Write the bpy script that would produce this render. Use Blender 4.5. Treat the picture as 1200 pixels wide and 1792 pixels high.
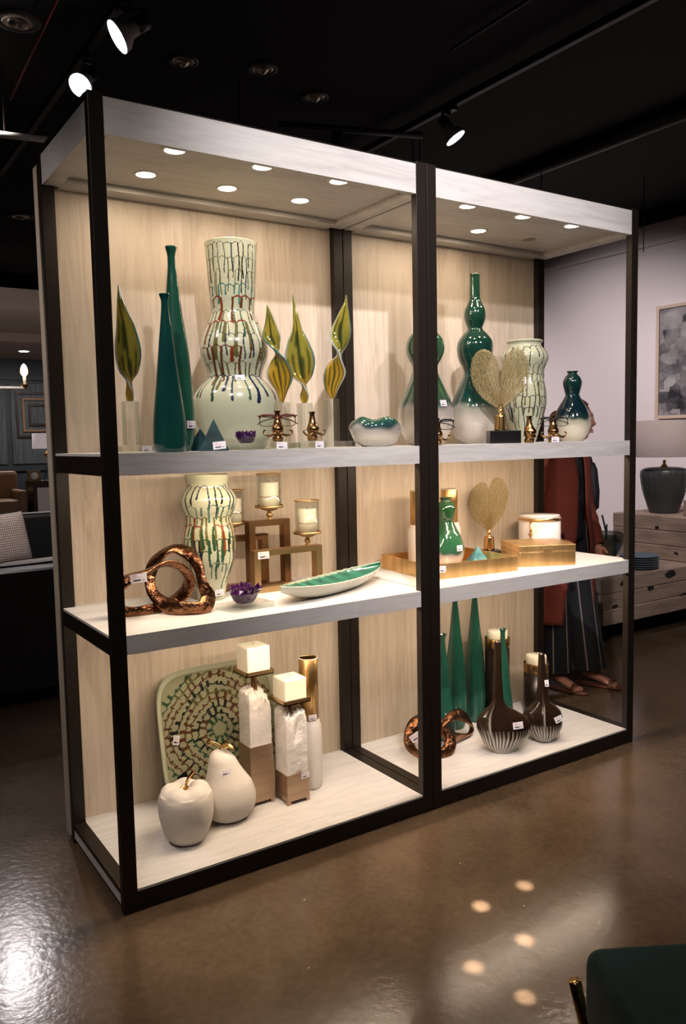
import bpy, bmesh, math, random
import numpy as np
from mathutils import Vector, Matrix
PI = math.pi
random.seed(4)
rng = np.random.RandomState(7)
for o in list(bpy.data.objects): bpy.data.objects.remove(o)
S = bpy.context.scene
COL = S.collection

# ------------------------------------------------------------ camera, world, exposure
CAM = Vector((-0.7033, -2.2838, 1.3875))
FW = Vector((0.5484002, 0.8316462, -0.08730306))
RT = Vector((0.83369183, -0.55186278, -0.02013462))
UP = Vector((0.06492419, 0.06174202, 0.9959783))
cd = bpy.data.cameras.new('camera'); cam = bpy.data.objects.new('camera', cd); COL.objects.link(cam)
cam.matrix_world = Matrix(((RT.x, UP.x, -FW.x, CAM.x), (RT.y, UP.y, -FW.y, CAM.y), (RT.z, UP.z, -FW.z, CAM.z), (0, 0, 0, 1)))
cd.sensor_fit = 'HORIZONTAL'; cd.sensor_width = 24.0; cd.lens = 24.0 * 1423.63 / 1200; cd.clip_start = 0.02
S.camera = cam
w = bpy.data.worlds.new('world'); S.world = w; w.use_nodes = True
w.node_tree.nodes['Background'].inputs[0].default_value = (0.9, 0.85, 0.85, 1)
w.node_tree.nodes['Background'].inputs[1].default_value = 0.02
S.view_settings.view_transform = 'Standard'; S.view_settings.look = 'None'
S.view_settings.gamma = 1; S.view_settings.exposure = 0.0; S.view_settings.use_curve_mapping = False

WARM = (1.0, 0.79, 0.58); NEUT = (1.0, 0.90, 0.84); COOL = (1.0, 0.93, 0.94)
def spot(name, loc, target, power, angle, blend=0.5, col=WARM, rad=0.03):
    l = bpy.data.lights.new(name, 'SPOT'); l.energy = power; l.spot_size = math.radians(angle); l.spot_blend = blend
    l.color = col; l.shadow_soft_size = rad
    o = bpy.data.objects.new(name, l); COL.objects.link(o); o.location = loc
    d = Vector(target) - Vector(loc); o.rotation_euler = d.to_track_quat('-Z', 'Y').to_euler()
    return o
def area(name, loc, target, power, sx, sy, col=WARM):
    l = bpy.data.lights.new(name, 'AREA'); l.shape = 'RECTANGLE'; l.size = sx; l.size_y = sy; l.energy = power; l.color = col
    o = bpy.data.objects.new(name, l); COL.objects.link(o); o.location = loc
    d = Vector(target) - Vector(loc); o.rotation_euler = d.to_track_quat('-Z', 'Y').to_euler()
    return o
# ceiling spotlights of the showroom (behind and above the viewer), aimed at the display, then an added fill
P_KEY, P_KEYB, P_SOFFIT, P_STRIP = 430, 170, 1.08, 6.6
spot('key_spot', (0.02, -2.03, 3.36), (1.35, 0.0, 1.75), P_KEY, 54, 0.9, COOL, 0.035)
spot('key_spot_far', (1.5, -2.75, 3.36), (1.75, 0.2, 1.7), P_KEYB, 40, 0.8, COOL, 0.05)
spot('front_fill', (-0.9, -1.6, 3.36), (0.75, 0.1, 0.72), 120, 55, 1.0, NEUT, 0.05)  # added wash with no known fitting; brightens the lower-left shelf fronts
# wall washers on the right white wall
for yy, pw in ((0.6, 260), (2.8, 300), (5.2, 300)):
    spot('wall_wash', (3.6, yy - 0.2, 3.36), (6.0, yy + 0.2, 0.95), pw * 0.95, 92, 1.0, (1, 0.87, 0.86), 0.08)
spot('console_spot', (3.6, -0.9, 3.36), (4.3, 1.4, 0.5), 60, 50, 0.8, NEUT, 0.05)
# floor light in front of and beside the display, then an added fill
spot('floor_spot', (1.6, -1.6, 3.36), (1.4, -0.9, 0), 16, 80, 1.0, (1, 0.80, 0.6), 0.08)
spot('aisle_downlight', (0.62, 5.25, 3.38), (-0.1, 1.2, 0), 110, 70, 1.0, COOL, 0.05)
spot('aisle_fill', (-1.2, 0.6, 3.36), (-0.1, 0.55, 0.9), 110, 60, 1.0, (1, 0.88, 0.82), 0.08)  # fill added from the left to brighten the back panel's edge
# added narrow spots, unseen; their small pools stand in for glints on the concrete
for fx, fy in ((0.89, -0.57), (1.077, -0.566), (0.875, -0.761), (0.68, -0.765), (0.705, -0.925)):
    spot('added_glint_spot', (fx - 0.9, fy - 1.36, 3.36), (fx, fy, 0), 6500 - 4500 * abs(fx - 0.89), 1.0, 1.0, (1, 0.88, 0.76), 0.008)
# lounge at the left
spot('lounge_light', (0.2, 2.6, 3.3), (0.6, 4.2, 0.6), 260, 80, 1.0, NEUT, 0.1)
area('lounge_ceiling_light', (2.6, 11.4, 2.9), (2.6, 11.6, 0), 60, 1.6, 1.0, (1, 0.9, 0.86))
spot('bulkhead_wash', (0.4, 5.6, 0.9), (2.2, 9.2, 3.0), 90, 90, 1.0, (1, 0.82, 0.74), 0.2)

# ------------------------------------------------------------ materials
def nt(name):
    m = bpy.data.materials.new(name); m.use_nodes = True
    n = m.node_tree; return m, n.nodes, n.links, n.nodes['Principled BSDF']
def mat(name, col, rough=0.5, metal=0.0, var=0.0, vscale=20, bump=0.0, bscale=60, spec=0.5, coat=0.0, trans=0.0, ior=1.45, emit=None, es=0, sheen=0.0, stretch=(1, 1, 1), alpha=1.0, col2=None):
    m, N, L, B = nt(name)
    B.inputs['Base Color'].default_value = (*col, 1); B.inputs['Roughness'].default_value = rough; B.inputs['Metallic'].default_value = metal
    B.inputs['Specular IOR Level'].default_value = spec; B.inputs['Coat Weight'].default_value = coat; B.inputs['Coat Roughness'].default_value = 0.05
    B.inputs['Transmission Weight'].default_value = trans; B.inputs['IOR'].default_value = ior; B.inputs['Alpha'].default_value = alpha
    B.inputs['Sheen Weight'].default_value = sheen
    if emit: B.inputs['Emission Color'].default_value = (*emit, 1); B.inputs['Emission Strength'].default_value = es
    if var or bump:
        tc = N.new('ShaderNodeTexCoord'); mp = N.new('ShaderNodeMapping'); mp.inputs['Scale'].default_value = stretch
        L.new(tc.outputs['Object'], mp.inputs[0])
    if var:
        no = N.new('ShaderNodeTexNoise'); no.inputs['Scale'].default_value = vscale; no.inputs['Detail'].default_value = 6
        L.new(mp.outputs[0], no.inputs['Vector'])
        r = N.new('ShaderNodeValToRGB'); r.color_ramp.elements[0].position = 0.3; r.color_ramp.elements[1].position = 0.7
        a = col if col2 else tuple(max(0, c * (1 - var)) for c in col); b = col2 if col2 else tuple(min(1, c * (1 + var)) for c in col)
        r.color_ramp.elements[0].color = (*a, 1); r.color_ramp.elements[1].color = (*b, 1)
        L.new(no.outputs[0], r.inputs[0]); L.new(r.outputs[0], B.inputs['Base Color'])
    if bump:
        nb = N.new('ShaderNodeTexNoise'); nb.inputs['Scale'].default_value = bscale; nb.inputs['Detail'].default_value = 4
        L.new(mp.outputs[0], nb.inputs['Vector'])
        bp = N.new('ShaderNodeBump'); bp.inputs['Strength'].default_value = bump; bp.inputs['Distance'].default_value = 0.01
        L.new(nb.outputs[0], bp.inputs['Height']); L.new(bp.outputs[0], B.inputs['Normal'])
    return m
def attr_mat(name, rough=0.15, coat=0.6, trans=0.0, spec=0.5, metal=0.0, ior=1.45):
    m, N, L, B = nt(name)
    a = N.new('ShaderNodeAttribute'); a.attribute_name = 'Col'
    L.new(a.outputs['Color'], B.inputs['Base Color'])
    B.inputs['Roughness'].default_value = rough; B.inputs['Coat Weight'].default_value = coat; B.inputs['Coat Roughness'].default_value = 0.04
    B.inputs['Transmission Weight'].default_value = trans; B.inputs['Metallic'].default_value = metal; B.inputs['IOR'].default_value = ior
    return m
def wood(name, c1, c2, stretch, scale=9, rough=0.45, dist=2.0):
    m, N, L, B = nt(name)
    tc = N.new('ShaderNodeTexCoord'); mp = N.new('ShaderNodeMapping'); mp.inputs['Scale'].default_value = stretch
    n0 = N.new('ShaderNodeTexNoise'); n0.inputs['Scale'].default_value = 1.1; n0.inputs['Detail'].default_value = 3; n0.inputs['Distortion'].default_value = 0.8
    wv = N.new('ShaderNodeTexNoise'); wv.inputs['Scale'].default_value = scale; wv.inputs['Detail'].default_value = 9; wv.inputs['Roughness'].default_value = 0.65; wv.inputs['Distortion'].default_value = dist
    L.new(tc.outputs['Object'], mp.inputs[0]); L.new(mp.outputs[0], wv.inputs['Vector']); L.new(mp.outputs[0], n0.inputs['Vector'])
    mth = N.new('ShaderNodeMath'); mth.operation = 'MULTIPLY_ADD'; mth.inputs[1].default_value = 14; mth.inputs[2].default_value = 0
    sn = N.new('ShaderNodeMath'); sn.operation = 'SINE'
    L.new(n0.outputs[0], mth.inputs[0]); L.new(mth.outputs[0], sn.inputs[0])
    mm = N.new('ShaderNodeMath'); mm.operation = 'MULTIPLY_ADD'; mm.inputs[1].default_value = 0.09
    L.new(sn.outputs[0], mm.inputs[0]); L.new(wv.outputs[0], mm.inputs[2])
    r = N.new('ShaderNodeValToRGB'); r.color_ramp.elements[0].position = 0.3; r.color_ramp.elements[1].position = 0.62
    r.color_ramp.elements[0].color = (*c1, 1); r.color_ramp.elements[1].color = (*c2, 1)
    L.new(mm.outputs[0], r.inputs[0]); L.new(r.outputs[0], B.inputs['Base Color']); B.inputs['Roughness'].default_value = rough
    return m
M = {}
M['veneer'] = wood('pale_oak_veneer', (0.43, 0.355, 0.275), (0.60, 0.51, 0.41), (3.0, 3.0, 0.22), 9)
M['shelf'] = wood('whitewashed_shelf', (0.52, 0.49, 0.465), (0.66, 0.63, 0.60), (0.35, 2.6, 3.5), 8, 0.5)
M['frame'] = mat('dark_bronze_metal', (0.016, 0.011, 0.008), 0.42, 0.2, spec=0.4)
M['black'] = mat('black_paint', (0.006, 0.0055, 0.005), 0.8, spec=0.2)
M['blackgloss'] = mat('black_gloss', (0.006, 0.006, 0.006), 0.25)
M['lens'] = mat('lamp_lens', (1, 0.9, 0.75), 0.4, emit=(1, 0.86, 0.68), es=9)
M['lensoff'] = mat('unlit_lens', (0.35, 0.28, 0.2), 0.4)
M['lenscool'] = mat('spot_lens', (1, 1, 1), 0.4, emit=(1, 0.97, 1.0), es=14)
M['trim'] = mat('white_trim', (0.7, 0.66, 0.6), 0.4)
M['greige'] = mat('lamp_housing_grey', (0.30, 0.27, 0.26), 0.45)
M['housing'] = mat('lamp_housing_black', (0.01, 0.01, 0.01), 0.35)
M['chrome'] = mat('reflector_chrome', (0.5, 0.45, 0.4), 0.25, 1.0)
M['cream'] = mat('cream_matte_ceramic', (0.66, 0.60, 0.53), 0.6, bump=0.15, bscale=300)
M['gold'] = mat('polished_gold', (0.80, 0.50, 0.20), 0.22, 1.0)
M['goldleaf'] = mat('gold_leaf_finish', (0.52, 0.31, 0.11), 0.32, 0.85, var=0.3, vscale=5, stretch=(4, 4, 0.7), bump=0.1, bscale=30, col2=(0.85, 0.56, 0.25))
M['brushedgold'] = mat('brushed_gold', (0.62, 0.40, 0.16), 0.35, 1.0, bump=0.05, bscale=200, stretch=(1, 1, 20))
M['brass'] = mat('aged_brass', (0.52, 0.35, 0.17), 0.42, 1.0, var=0.15, vscale=8)
M['brassdark'] = mat('dark_brass', (0.30, 0.17, 0.085), 0.4, 1.0, var=0.2, vscale=8)
M['copperbox'] = mat('brushed_copper_sheet', (0.52, 0.38, 0.27), 0.45, 1.0, var=0.12, vscale=6, stretch=(1, 1, 6))
M['bronze'] = mat('hammered_bronze', (0.07, 0.024, 0.012), 0.27, 1.0, var=0.5, vscale=18, bump=1.0, bscale=38, col2=(0.36, 0.175, 0.09))
M['wax'] = mat('cream_wax', (0.88, 0.82, 0.68), 0.5, var=0.05, vscale=10)
M['wax'].node_tree.nodes['Principled BSDF'].inputs['Subsurface Weight'].default_value = 0.15
M['waxband'] = mat('tan_candle_band', (0.50, 0.38, 0.26), 0.6)
def thin_glass(name, tint, solid=0.0, boost=1.0):
    m = bpy.data.materials.new(name); m.use_nodes = True; N = m.node_tree.nodes; L = m.node_tree.links; out = N['Material Output']; N.remove(N['Principled BSDF'])
    t = N.new('ShaderNodeBsdfTransparent'); t.inputs[0].default_value = (*tint, 1); g = N.new('ShaderNodeBsdfGlossy'); g.inputs['Roughness'].default_value = 0.03
    lw = N.new('ShaderNodeLayerWeight'); lw.inputs[0].default_value = 0.35; mu = N.new('ShaderNodeMath'); mu.operation = 'MULTIPLY_ADD'; mu.inputs[1].default_value = 0.40 * boost; mu.inputs[2].default_value = 0.02
    L.new(lw.outputs['Facing'], mu.inputs[0]); mx = N.new('ShaderNodeMixShader'); L.new(mu.outputs[0], mx.inputs[0]); L.new(t.outputs[0], mx.inputs[1]); L.new(g.outputs[0], mx.inputs[2])
    if solid:
        r = N.new('ShaderNodeBsdfGlass'); r.inputs['IOR'].default_value = 1.35; r.inputs['Color'].default_value = (*tint, 1); m2 = N.new('ShaderNodeMixShader'); m2.inputs[0].default_value = solid
        L.new(mx.outputs[0], m2.inputs[1]); L.new(r.outputs[0], m2.inputs[2]); L.new(m2.outputs[0], out.inputs[0])
    else: L.new(mx.outputs[0], out.inputs[0])
    return m
M['glass'] = thin_glass('clear_glass', (0.97, 0.985, 0.975))
M['acrylic'] = thin_glass('clear_acrylic', (0.96, 0.985, 0.96), 0.16)
M['stone'] = mat('white_selenite_stone', (0.70, 0.65, 0.60), 0.5, var=0.12, vscale=14, bump=0.6, bscale=35)
M['whitestone'] = mat('white_marble', (0.78, 0.72, 0.70), 0.3, var=0.08, vscale=7)
M['whitebottle'] = mat('white_glazed_bottle', (0.72, 0.66, 0.60), 0.35, bump=0.1, bscale=80)
M['greenglaze'] = mat('green_crackle_glaze', (0.007, 0.045, 0.032), 0.16, coat=0.6, var=0.5, vscale=7, stretch=(1, 1, 0.35), bump=0.35, bscale=22, col2=(0.022, 0.105, 0.068))
M['tealglaze'] = mat('teal_crackle_glaze', (0.004, 0.034, 0.036), 0.14, coat=0.6, var=0.5, vscale=7, stretch=(1, 1, 0.35), bump=0.35, bscale=22, col2=(0.012, 0.085, 0.066))
M['drip'] = attr_mat('drip_glaze', 0.2, 0.5)
M['dripmatte'] = attr_mat('drip_glaze_platter', 0.3, 0.3)
M['ombre'] = attr_mat('ombre_glaze', 0.1, 0.9)
M['streak'] = attr_mat('streaked_black_glaze', 0.18, 0.5)
M['artglass'] = attr_mat('art_glass', 0.04, 0.8, trans=0.45, ior=1.4)
M['purple'] = mat('purple_crystal', (0.012, 0.002, 0.022), 0.12, var=0.6, vscale=40, coat=0.6, col2=(0.055, 0.006, 0.07))
M['tealstone'] = mat('teal_agate', (0.003, 0.014, 0.020), 0.55, var=0.6, vscale=26, spec=0.2, col2=(0.010, 0.060, 0.062))
M['tealstonel'] = mat('pale_teal_agate', (0.015, 0.09, 0.10), 0.5, var=0.6, vscale=30, spec=0.2, col2=(0.12, 0.30, 0.29))
M['redplastic'] = mat('red_tortoise_acetate', (0.085, 0.010, 0.007), 0.18, coat=0.3)
M['darkplastic'] = mat('black_acetate', (0.008, 0.008, 0.012), 0.12, coat=0.5)
M['velvet'] = mat('teal_velvet', (0.002, 0.040, 0.046), 0.7, sheen=0.12, spec=0.2, var=0.25, vscale=8)
M['leather'] = mat('black_leather', (0.009, 0.010, 0.011), 0.38, bump=0.1, bscale=80)
M['wallwhite'] = mat('white_wall_paint', (0.68, 0.63, 0.64), 0.8)
M['walldark'] = mat('dark_wall_paint', (0.03, 0.03, 0.032), 0.8)
M['bluewall'] = mat('blue_panelling', (0.028, 0.036, 0.045), 0.55, var=0.15, vscale=3)
M['bluepanel'] = mat('blue_grey_wallpaper', (0.035, 0.045, 0.05), 0.6, var=0.5, vscale=6, stretch=(6, 6, 0.4), col2=(0.10, 0.115, 0.12))
M['beige'] = mat('beige_bulkhead', (0.42, 0.35, 0.31), 0.8)
M['lampshade'] = mat('white_lampshade', (0.72, 0.64, 0.64), 0.8, emit=(1, 0.85, 0.85), es=0.25)
M['lampshadedim'] = mat('beige_lampshade', (0.32, 0.27, 0.25), 0.85, var=0.03, vscale=40)
M['tan'] = mat('tan_leather', (0.24, 0.14, 0.075), 0.6)
M['darkwood'] = mat('dark_wood', (0.03, 0.018, 0.012), 0.4)
M['whitedoor'] = mat('white_door', (0.85, 0.82, 0.80), 0.5)
M['greyglass'] = mat('grey_ribbed_glass', (0.055, 0.06, 0.06), 0.3, spec=0.3, trans=0.15)
M['smoke'] = thin_glass('smoky_glass', (0.50, 0.52, 0.48))
M['blueplate'] = mat('blue_glazed_plate', (0.09, 0.14, 0.20), 0.35, var=0.2, vscale=10)
M['driftwood'] = mat('bleached_teak', (0.26, 0.19, 0.15), 0.75, var=0.25, vscale=5, stretch=(0.6, 1, 4), bump=0.3, bscale=25)
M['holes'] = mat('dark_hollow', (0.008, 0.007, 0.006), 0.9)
M['artframe'] = mat('pale_wood_frame', (0.50, 0.40, 0.32), 0.5)
M['skin'] = mat('skin', (0.42, 0.20, 0.14), 0.5)
M['hair'] = mat('brown_hair', (0.08, 0.035, 0.02), 0.5, var=0.3, vscale=60, stretch=(1, 1, 0.1))
M['coat'] = mat('rust_knit', (0.115, 0.018, 0.009), 0.85, var=0.12, vscale=9, bump=0.2, bscale=90)
M['bag'] = mat('black_fabric', (0.006, 0.007, 0.010), 0.7)
M['sandal'] = mat('brown_leather_strap', (0.10, 0.03, 0.015), 0.5)
M['nail'] = mat('nail_polish', (0.12, 0.01, 0.01), 0.2)
M['red'] = mat('red_cable', (0.16, 0.008, 0.012), 0.5)
M['whitepipe'] = mat('white_painted_rail', (0.55, 0.52, 0.50), 0.5)
M['darkpipe'] = mat('black_painted_pipe', (0.012, 0.011, 0.010), 0.5)
M['wire'] = mat('dark_hanging_wire', (0.05, 0.045, 0.04), 0.5, 0.5)
M['bulb'] = mat('candle_bulb', (1, 0.8, 0.6), 0.3, emit=(1, 0.62, 0.35), es=6)
M['pillow'] = None

def floor_mat():
    m, N, L, B = nt('polished_concrete')
    tc = N.new('ShaderNodeTexCoord')
    a = N.new('ShaderNodeTexNoise'); a.inputs['Scale'].default_value = 1.6; a.inputs['Detail'].default_value = 8; a.inputs['Roughness'].default_value = 0.62
    b = N.new('ShaderNodeTexNoise'); b.inputs['Scale'].default_value = 45; b.inputs['Detail'].default_value = 6
    mx = N.new('ShaderNodeMath'); mx.operation = 'MULTIPLY_ADD'; mx.inputs[1].default_value = 0.3
    L.new(tc.outputs['Object'], a.inputs[0]); L.new(tc.outputs['Object'], b.inputs[0]); L.new(b.outputs[0], mx.inputs[0]); L.new(a.outputs[0], mx.inputs[2])
    r = N.new('ShaderNodeValToRGB'); r.color_ramp.elements[0].position = 0.42; r.color_ramp.elements[1].position = 0.9
    r.color_ramp.elements[0].color = (0.040, 0.025, 0.014, 1); r.color_ramp.elements[1].color = (0.108, 0.072, 0.045, 1)
    L.new(mx.outputs[0], r.inputs[0])
    # pale chips and nicks
    v = N.new('ShaderNodeTexVoronoi'); v.inputs['Scale'].default_value = 9; v.inputs['Randomness'].default_value = 1
    L.new(tc.outputs['Object'], v.inputs['Vector'])
    cr = N.new('ShaderNodeValToRGB'); cr.color_ramp.elements[0].position = 0.018; cr.color_ramp.elements[0].color = (1, 1, 1, 1); cr.color_ramp.elements[1].position = 0.035; cr.color_ramp.elements[1].color = (0, 0, 0, 1)
    L.new(v.outputs['Distance'], cr.inputs[0])
    mix = N.new('ShaderNodeMixRGB'); mix.inputs[2].default_value = (0.32, 0.26, 0.2, 1)
    L.new(cr.outputs[0], mix.inputs[0]); L.new(r.outputs[0], mix.inputs[1]); L.new(mix.outputs[0], B.inputs['Base Color'])
    rr = N.new('ShaderNodeMapRange'); rr.inputs[3].default_value = 0.10; rr.inputs[4].default_value = 0.26
    L.new(a.outputs[0], rr.inputs[0]); L.new(rr.outputs[0], B.inputs['Roughness'])
    B.inputs['Specular IOR Level'].default_value = 0.3
    bp = N.new('ShaderNodeBump'); bp.inputs['Strength'].default_value = 0.16; bp.inputs['Distance'].default_value = 0.004
    L.new(b.outputs[0], bp.inputs['Height']); L.new(bp.outputs[0], B.inputs['Normal'])
    return m
M['floor'] = floor_mat()

def tag_mat():
    # printed price sticker: three thin lines of small print, a red stroke and a bold barcode
    m, N, L, B = nt('price_sticker')
    uv = N.new('ShaderNodeUVMap'); sp = N.new('ShaderNodeSeparateXYZ'); L.new(uv.outputs[0], sp.inputs[0])
    def rect(x0, x1, y0, y1):
        def gt(s, v, op):
            k = N.new('ShaderNodeMath'); k.operation = op; L.new(s, k.inputs[0]); k.inputs[1].default_value = v; return k.outputs[0]
        o = None
        for s, a, op in ((sp.outputs[0], x0, 'GREATER_THAN'), (sp.outputs[0], x1, 'LESS_THAN'), (sp.outputs[1], y0, 'GREATER_THAN'), (sp.outputs[1], y1, 'LESS_THAN')):
            q = gt(s, a, op)
            if o is None: o = q
            else:
                k = N.new('ShaderNodeMath'); k.operation = 'MULTIPLY'; L.new(o, k.inputs[0]); L.new(q, k.inputs[1]); o = k.outputs[0]
        return o
    col = None
    prev = None
    for (x0, x1, y0, y1), c in (((.12, .42, .78, .84), (.25, .2, .25)), ((.12, .7, .62, .67), (.45, .35, .5)), ((.12, .78, .52, .56), (.6, .3, .3)), ((.16, .62, .18, .36), (.03, .03, .05)), ((.66, .86, .2, .3), (.2, .2, .3))):
        mk = rect(x0, x1, y0, y1)
        mx = N.new('ShaderNodeMixRGB'); L.new(mk, mx.inputs[0]); mx.inputs[2].default_value = (*c, 1)
        if prev is None: mx.inputs[1].default_value = (0.72, 0.68, 0.72, 1)
        else: L.new(prev, mx.inputs[1])
        prev = mx.outputs[0]
    L.new(prev, B.inputs['Base Color']); B.inputs['Roughness'].default_value = 0.5
    return m
M['tag'] = tag_mat()

# ------------------------------------------------------------ mesh helpers
def mk(name, verts, faces, m, parent=None, smooth=True, loc=(0, 0, 0), rotz=0, uvs=None, cols=None, fix=True, auto=None):
    me = bpy.data.meshes.new(name); me.from_pydata([tuple(v) for v in verts], [], faces)
    if fix:
        b = bmesh.new(); b.from_mesh(me); bmesh.ops.recalc_face_normals(b, faces=b.faces); b.to_mesh(me); b.free()
    me.materials.append(m)
    if smooth:
        for p in me.polygons: p.use_smooth = True
    if cols is not None:
        a = me.color_attributes.new('Col', 'FLOAT_COLOR', 'POINT')
        c = np.ones((len(verts), 4), dtype=np.float32); c[:, :3] = cols; a.data.foreach_set('color', c.ravel())
    if uvs is not None:
        l = me.uv_layers.new(name='UVMap')
        for lp in me.loops: l.data[lp.index].uv = uvs[lp.vertex_index]
    o = bpy.data.objects.new(name, me); COL.objects.link(o); o.location = loc; o.rotation_euler = (0, 0, rotz)
    if parent: o.parent = parent
    if auto:
        md = o.modifiers.new('edges', 'BEVEL'); md.width = auto; md.segments = 2; md.limit_method = 'ANGLE'
    return o
def tag(o, label, cat, group=None):
    o['label'] = label; o['category'] = cat
    if group: o['group'] = group
    return o
def thing(name, label, cat, loc, rotz=0, group=None):
    o = bpy.data.objects.new(name, None); COL.objects.link(o); o.location = loc; o.rotation_euler = (0, 0, rotz); o.empty_display_size = 0.05
    return tag(o, label, cat, group)
def struct(o): o['kind'] = 'structure'; return o
def boxg(x0, x1, y0, y1, z0, z1):
    v = [(x0, y0, z0), (x1, y0, z0), (x1, y1, z0), (x0, y1, z0), (x0, y0, z1), (x1, y0, z1), (x1, y1, z1), (x0, y1, z1)]
    f = [(0, 3, 2, 1), (4, 5, 6, 7), (0, 1, 5, 4), (1, 2, 6, 5), (2, 3, 7, 6), (3, 0, 4, 7)]
    return v, f
def merge(*gs):
    V = []; F = []
    for v, f in gs:
        n = len(V); V += list(v); F += [tuple(i + n for i in q) for q in f]
    return V, F
def box(name, x0, x1, y0, y1, z0, z1, m, parent=None, bev=0.0015, loc=(0, 0, 0), rotz=0):
    v, f = boxg(x0, x1, y0, y1, z0, z1)
    o = mk(name, v, f, m, parent, smooth=False, loc=loc, rotz=rotz)
    if bev:
        b = bmesh.new(); b.from_mesh(o.data); bmesh.ops.bevel(b, geom=b.edges[:], offset=bev, segments=2, affect='EDGES', profile=0.5); b.to_mesh(o.data); b.free()
    return o
def catmull(P, n):
    P = np.array(P, float); k = len(P); t = np.linspace(0, k - 1, n); i = np.clip(t.astype(int), 0, k - 2); u = (t - i)[:, None]
    p0 = P[np.clip(i - 1, 0, k - 1)]; p1 = P[i]; p2 = P[i + 1]; p3 = P[np.clip(i + 2, 0, k - 1)]
    return 0.5 * ((2 * p1) + (-p0 + p2) * u + (2 * p0 - 5 * p1 + 4 * p2 - p3) * u ** 2 + (-p0 + 3 * p1 - 3 * p2 + p3) * u ** 3)
def resample(prof, nv):
    P = np.array(prof, float); d = np.r_[0, np.cumsum(np.hypot(*np.diff(P, axis=0).T))]
    C = catmull(P, 2000); dd = np.r_[0, np.cumsum(np.hypot(*np.diff(C, axis=0).T))]
    s = np.linspace(0, dd[-1], nv)
    return np.stack([np.interp(s, dd, C[:, 0]), np.interp(s, dd, C[:, 1])], 1)
def latheg(prof, seg=64, cx=0, cy=0, sy=1.0, cap0=True, cap1=False):
    V = []; F = []; n = len(prof)
    for r, z in prof:
        for i in range(seg):
            a = 2 * PI * i / seg; V.append((cx + r * math.cos(a), cy + sy * r * math.sin(a), z))
    for j in range(n - 1):
        for i in range(seg):
            k = (i + 1) % seg; F.append((j * seg + i, j * seg + k, (j + 1) * seg + k, (j + 1) * seg + i))
    if cap0: F.append(tuple(range(seg - 1, -1, -1)))
    if cap1: F.append(tuple((n - 1) * seg + i for i in range(seg)))
    return V, F
def lathe(name, prof, m, parent=None, seg=64, smooth_n=None, inner=0.006, depth=0.06, loc=(0, 0, 0), cx=0, cy=0, sy=1.0, closed=False, colfn=None, warp=None):
    P = resample(prof, smooth_n) if smooth_n else np.array(prof, float)
    P[:, 1] = np.maximum(P[:, 1], 0) if P[0, 1] >= 0 else P[:, 1]; P[0] = prof[0]
    nout = len(P)
    if not closed:
        r, z = P[-1]; top = [(r - inner * 0.3, z + inner * 0.35), (r - inner * 0.8, z + inner * 0.2), (r - inner, z - inner * 0.4)]
        ins = []
        for k in range(nout - 2, -1, -1):
            if z - P[k][1] > depth: break
            ins.append((max(P[k][0] - inner, 0.001), P[k][1]))
        if ins: ins.append((0.001, ins[-1][1]))
        P = np.array(list(P) + top + ins)
    V, F = latheg(P, seg, cx, cy, sy, True, closed)
    if warp: V = [warp(*v) for v in V]
    cols = None
    if colfn is not None:
        th = np.tile(np.arange(seg) / seg, len(P)); zz = np.repeat(P[:, 1], seg)
        cols = colfn(th, zz, np.repeat(np.arange(len(P)) < nout, seg))
    return mk(name, V, F, m, parent, loc=loc, cols=cols)
def tubeg(path, rad, seg=12, closed=False, flat=None, twist=None, up=None, cap=True):
    """path points; rad scalar/list; flat = thickness ratio; twist in radians per point"""
    P = [Vector(p) for p in path]; n = len(P)
    rad = [rad] * n if not hasattr(rad, '__len__') else rad
    T = []
    for i in range(n):
        a = P[(i - 1) % n] if closed or i > 0 else P[0]; b = P[(i + 1) % n] if closed or i < n - 1 else P[-1]
        T.append((b - a).normalized())
    nrm = Vector(up) if up else Vector((0, 0, 1))
    nrm = (nrm - T[0] * nrm.dot(T[0]))
    if nrm.length < 1e-3: nrm = Vector((1, 0, 0)) - T[0] * T[0].x
    nrm.normalize(); Ns = [nrm]
    for i in range(1, n):
        q = Ns[-1] - T[i] * Ns[-1].dot(T[i]); q.normalize(); Ns.append(q)
    corr = 0
    if closed:
        q = Ns[-1] - T[0] * Ns[-1].dot(T[0]); q.normalize()
        corr = math.atan2(q.cross(Ns[0]).dot(T[0]), q.dot(Ns[0]))
    V = []; F = []
    for i in range(n):
        a = corr * i / n + (twist[i] if twist else 0)
        N1 = Ns[i]; B1 = T[i].cross(N1); N2 = N1 * math.cos(a) + B1 * math.sin(a); B2 = T[i].cross(N2)
        f = flat if flat else 1.0
        for k in range(seg):
            t = 2 * PI * k / seg
            V.append(P[i] + N2 * (math.cos(t) * rad[i] * f) + B2 * (math.sin(t) * rad[i]))
    m_ = n if closed else n - 1
    for i in range(m_):
        j = (i + 1) % n
        for k in range(seg):
            l = (k + 1) % seg; F.append((i * seg + k, i * seg + l, j * seg + l, j * seg + k))
    if not closed and cap: F.append(tuple(range(seg - 1, -1, -1))); F.append(tuple((n - 1) * seg + k for k in range(seg)))
    return V, F
def tube(name, path, rad, m, parent=None, loc=(0, 0, 0), **k):
    v, f = tubeg(path, rad, **k); return mk(name, v, f, m, parent, loc=loc)
def loopsmooth(P, n):
    P = list(P); Q = P[-2:] + P + P[:3]; C = catmull(Q, (len(Q) - 1) * n + 1)
    return [tuple(c) for c in C[2 * n:(2 + len(P)) * n]]
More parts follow.
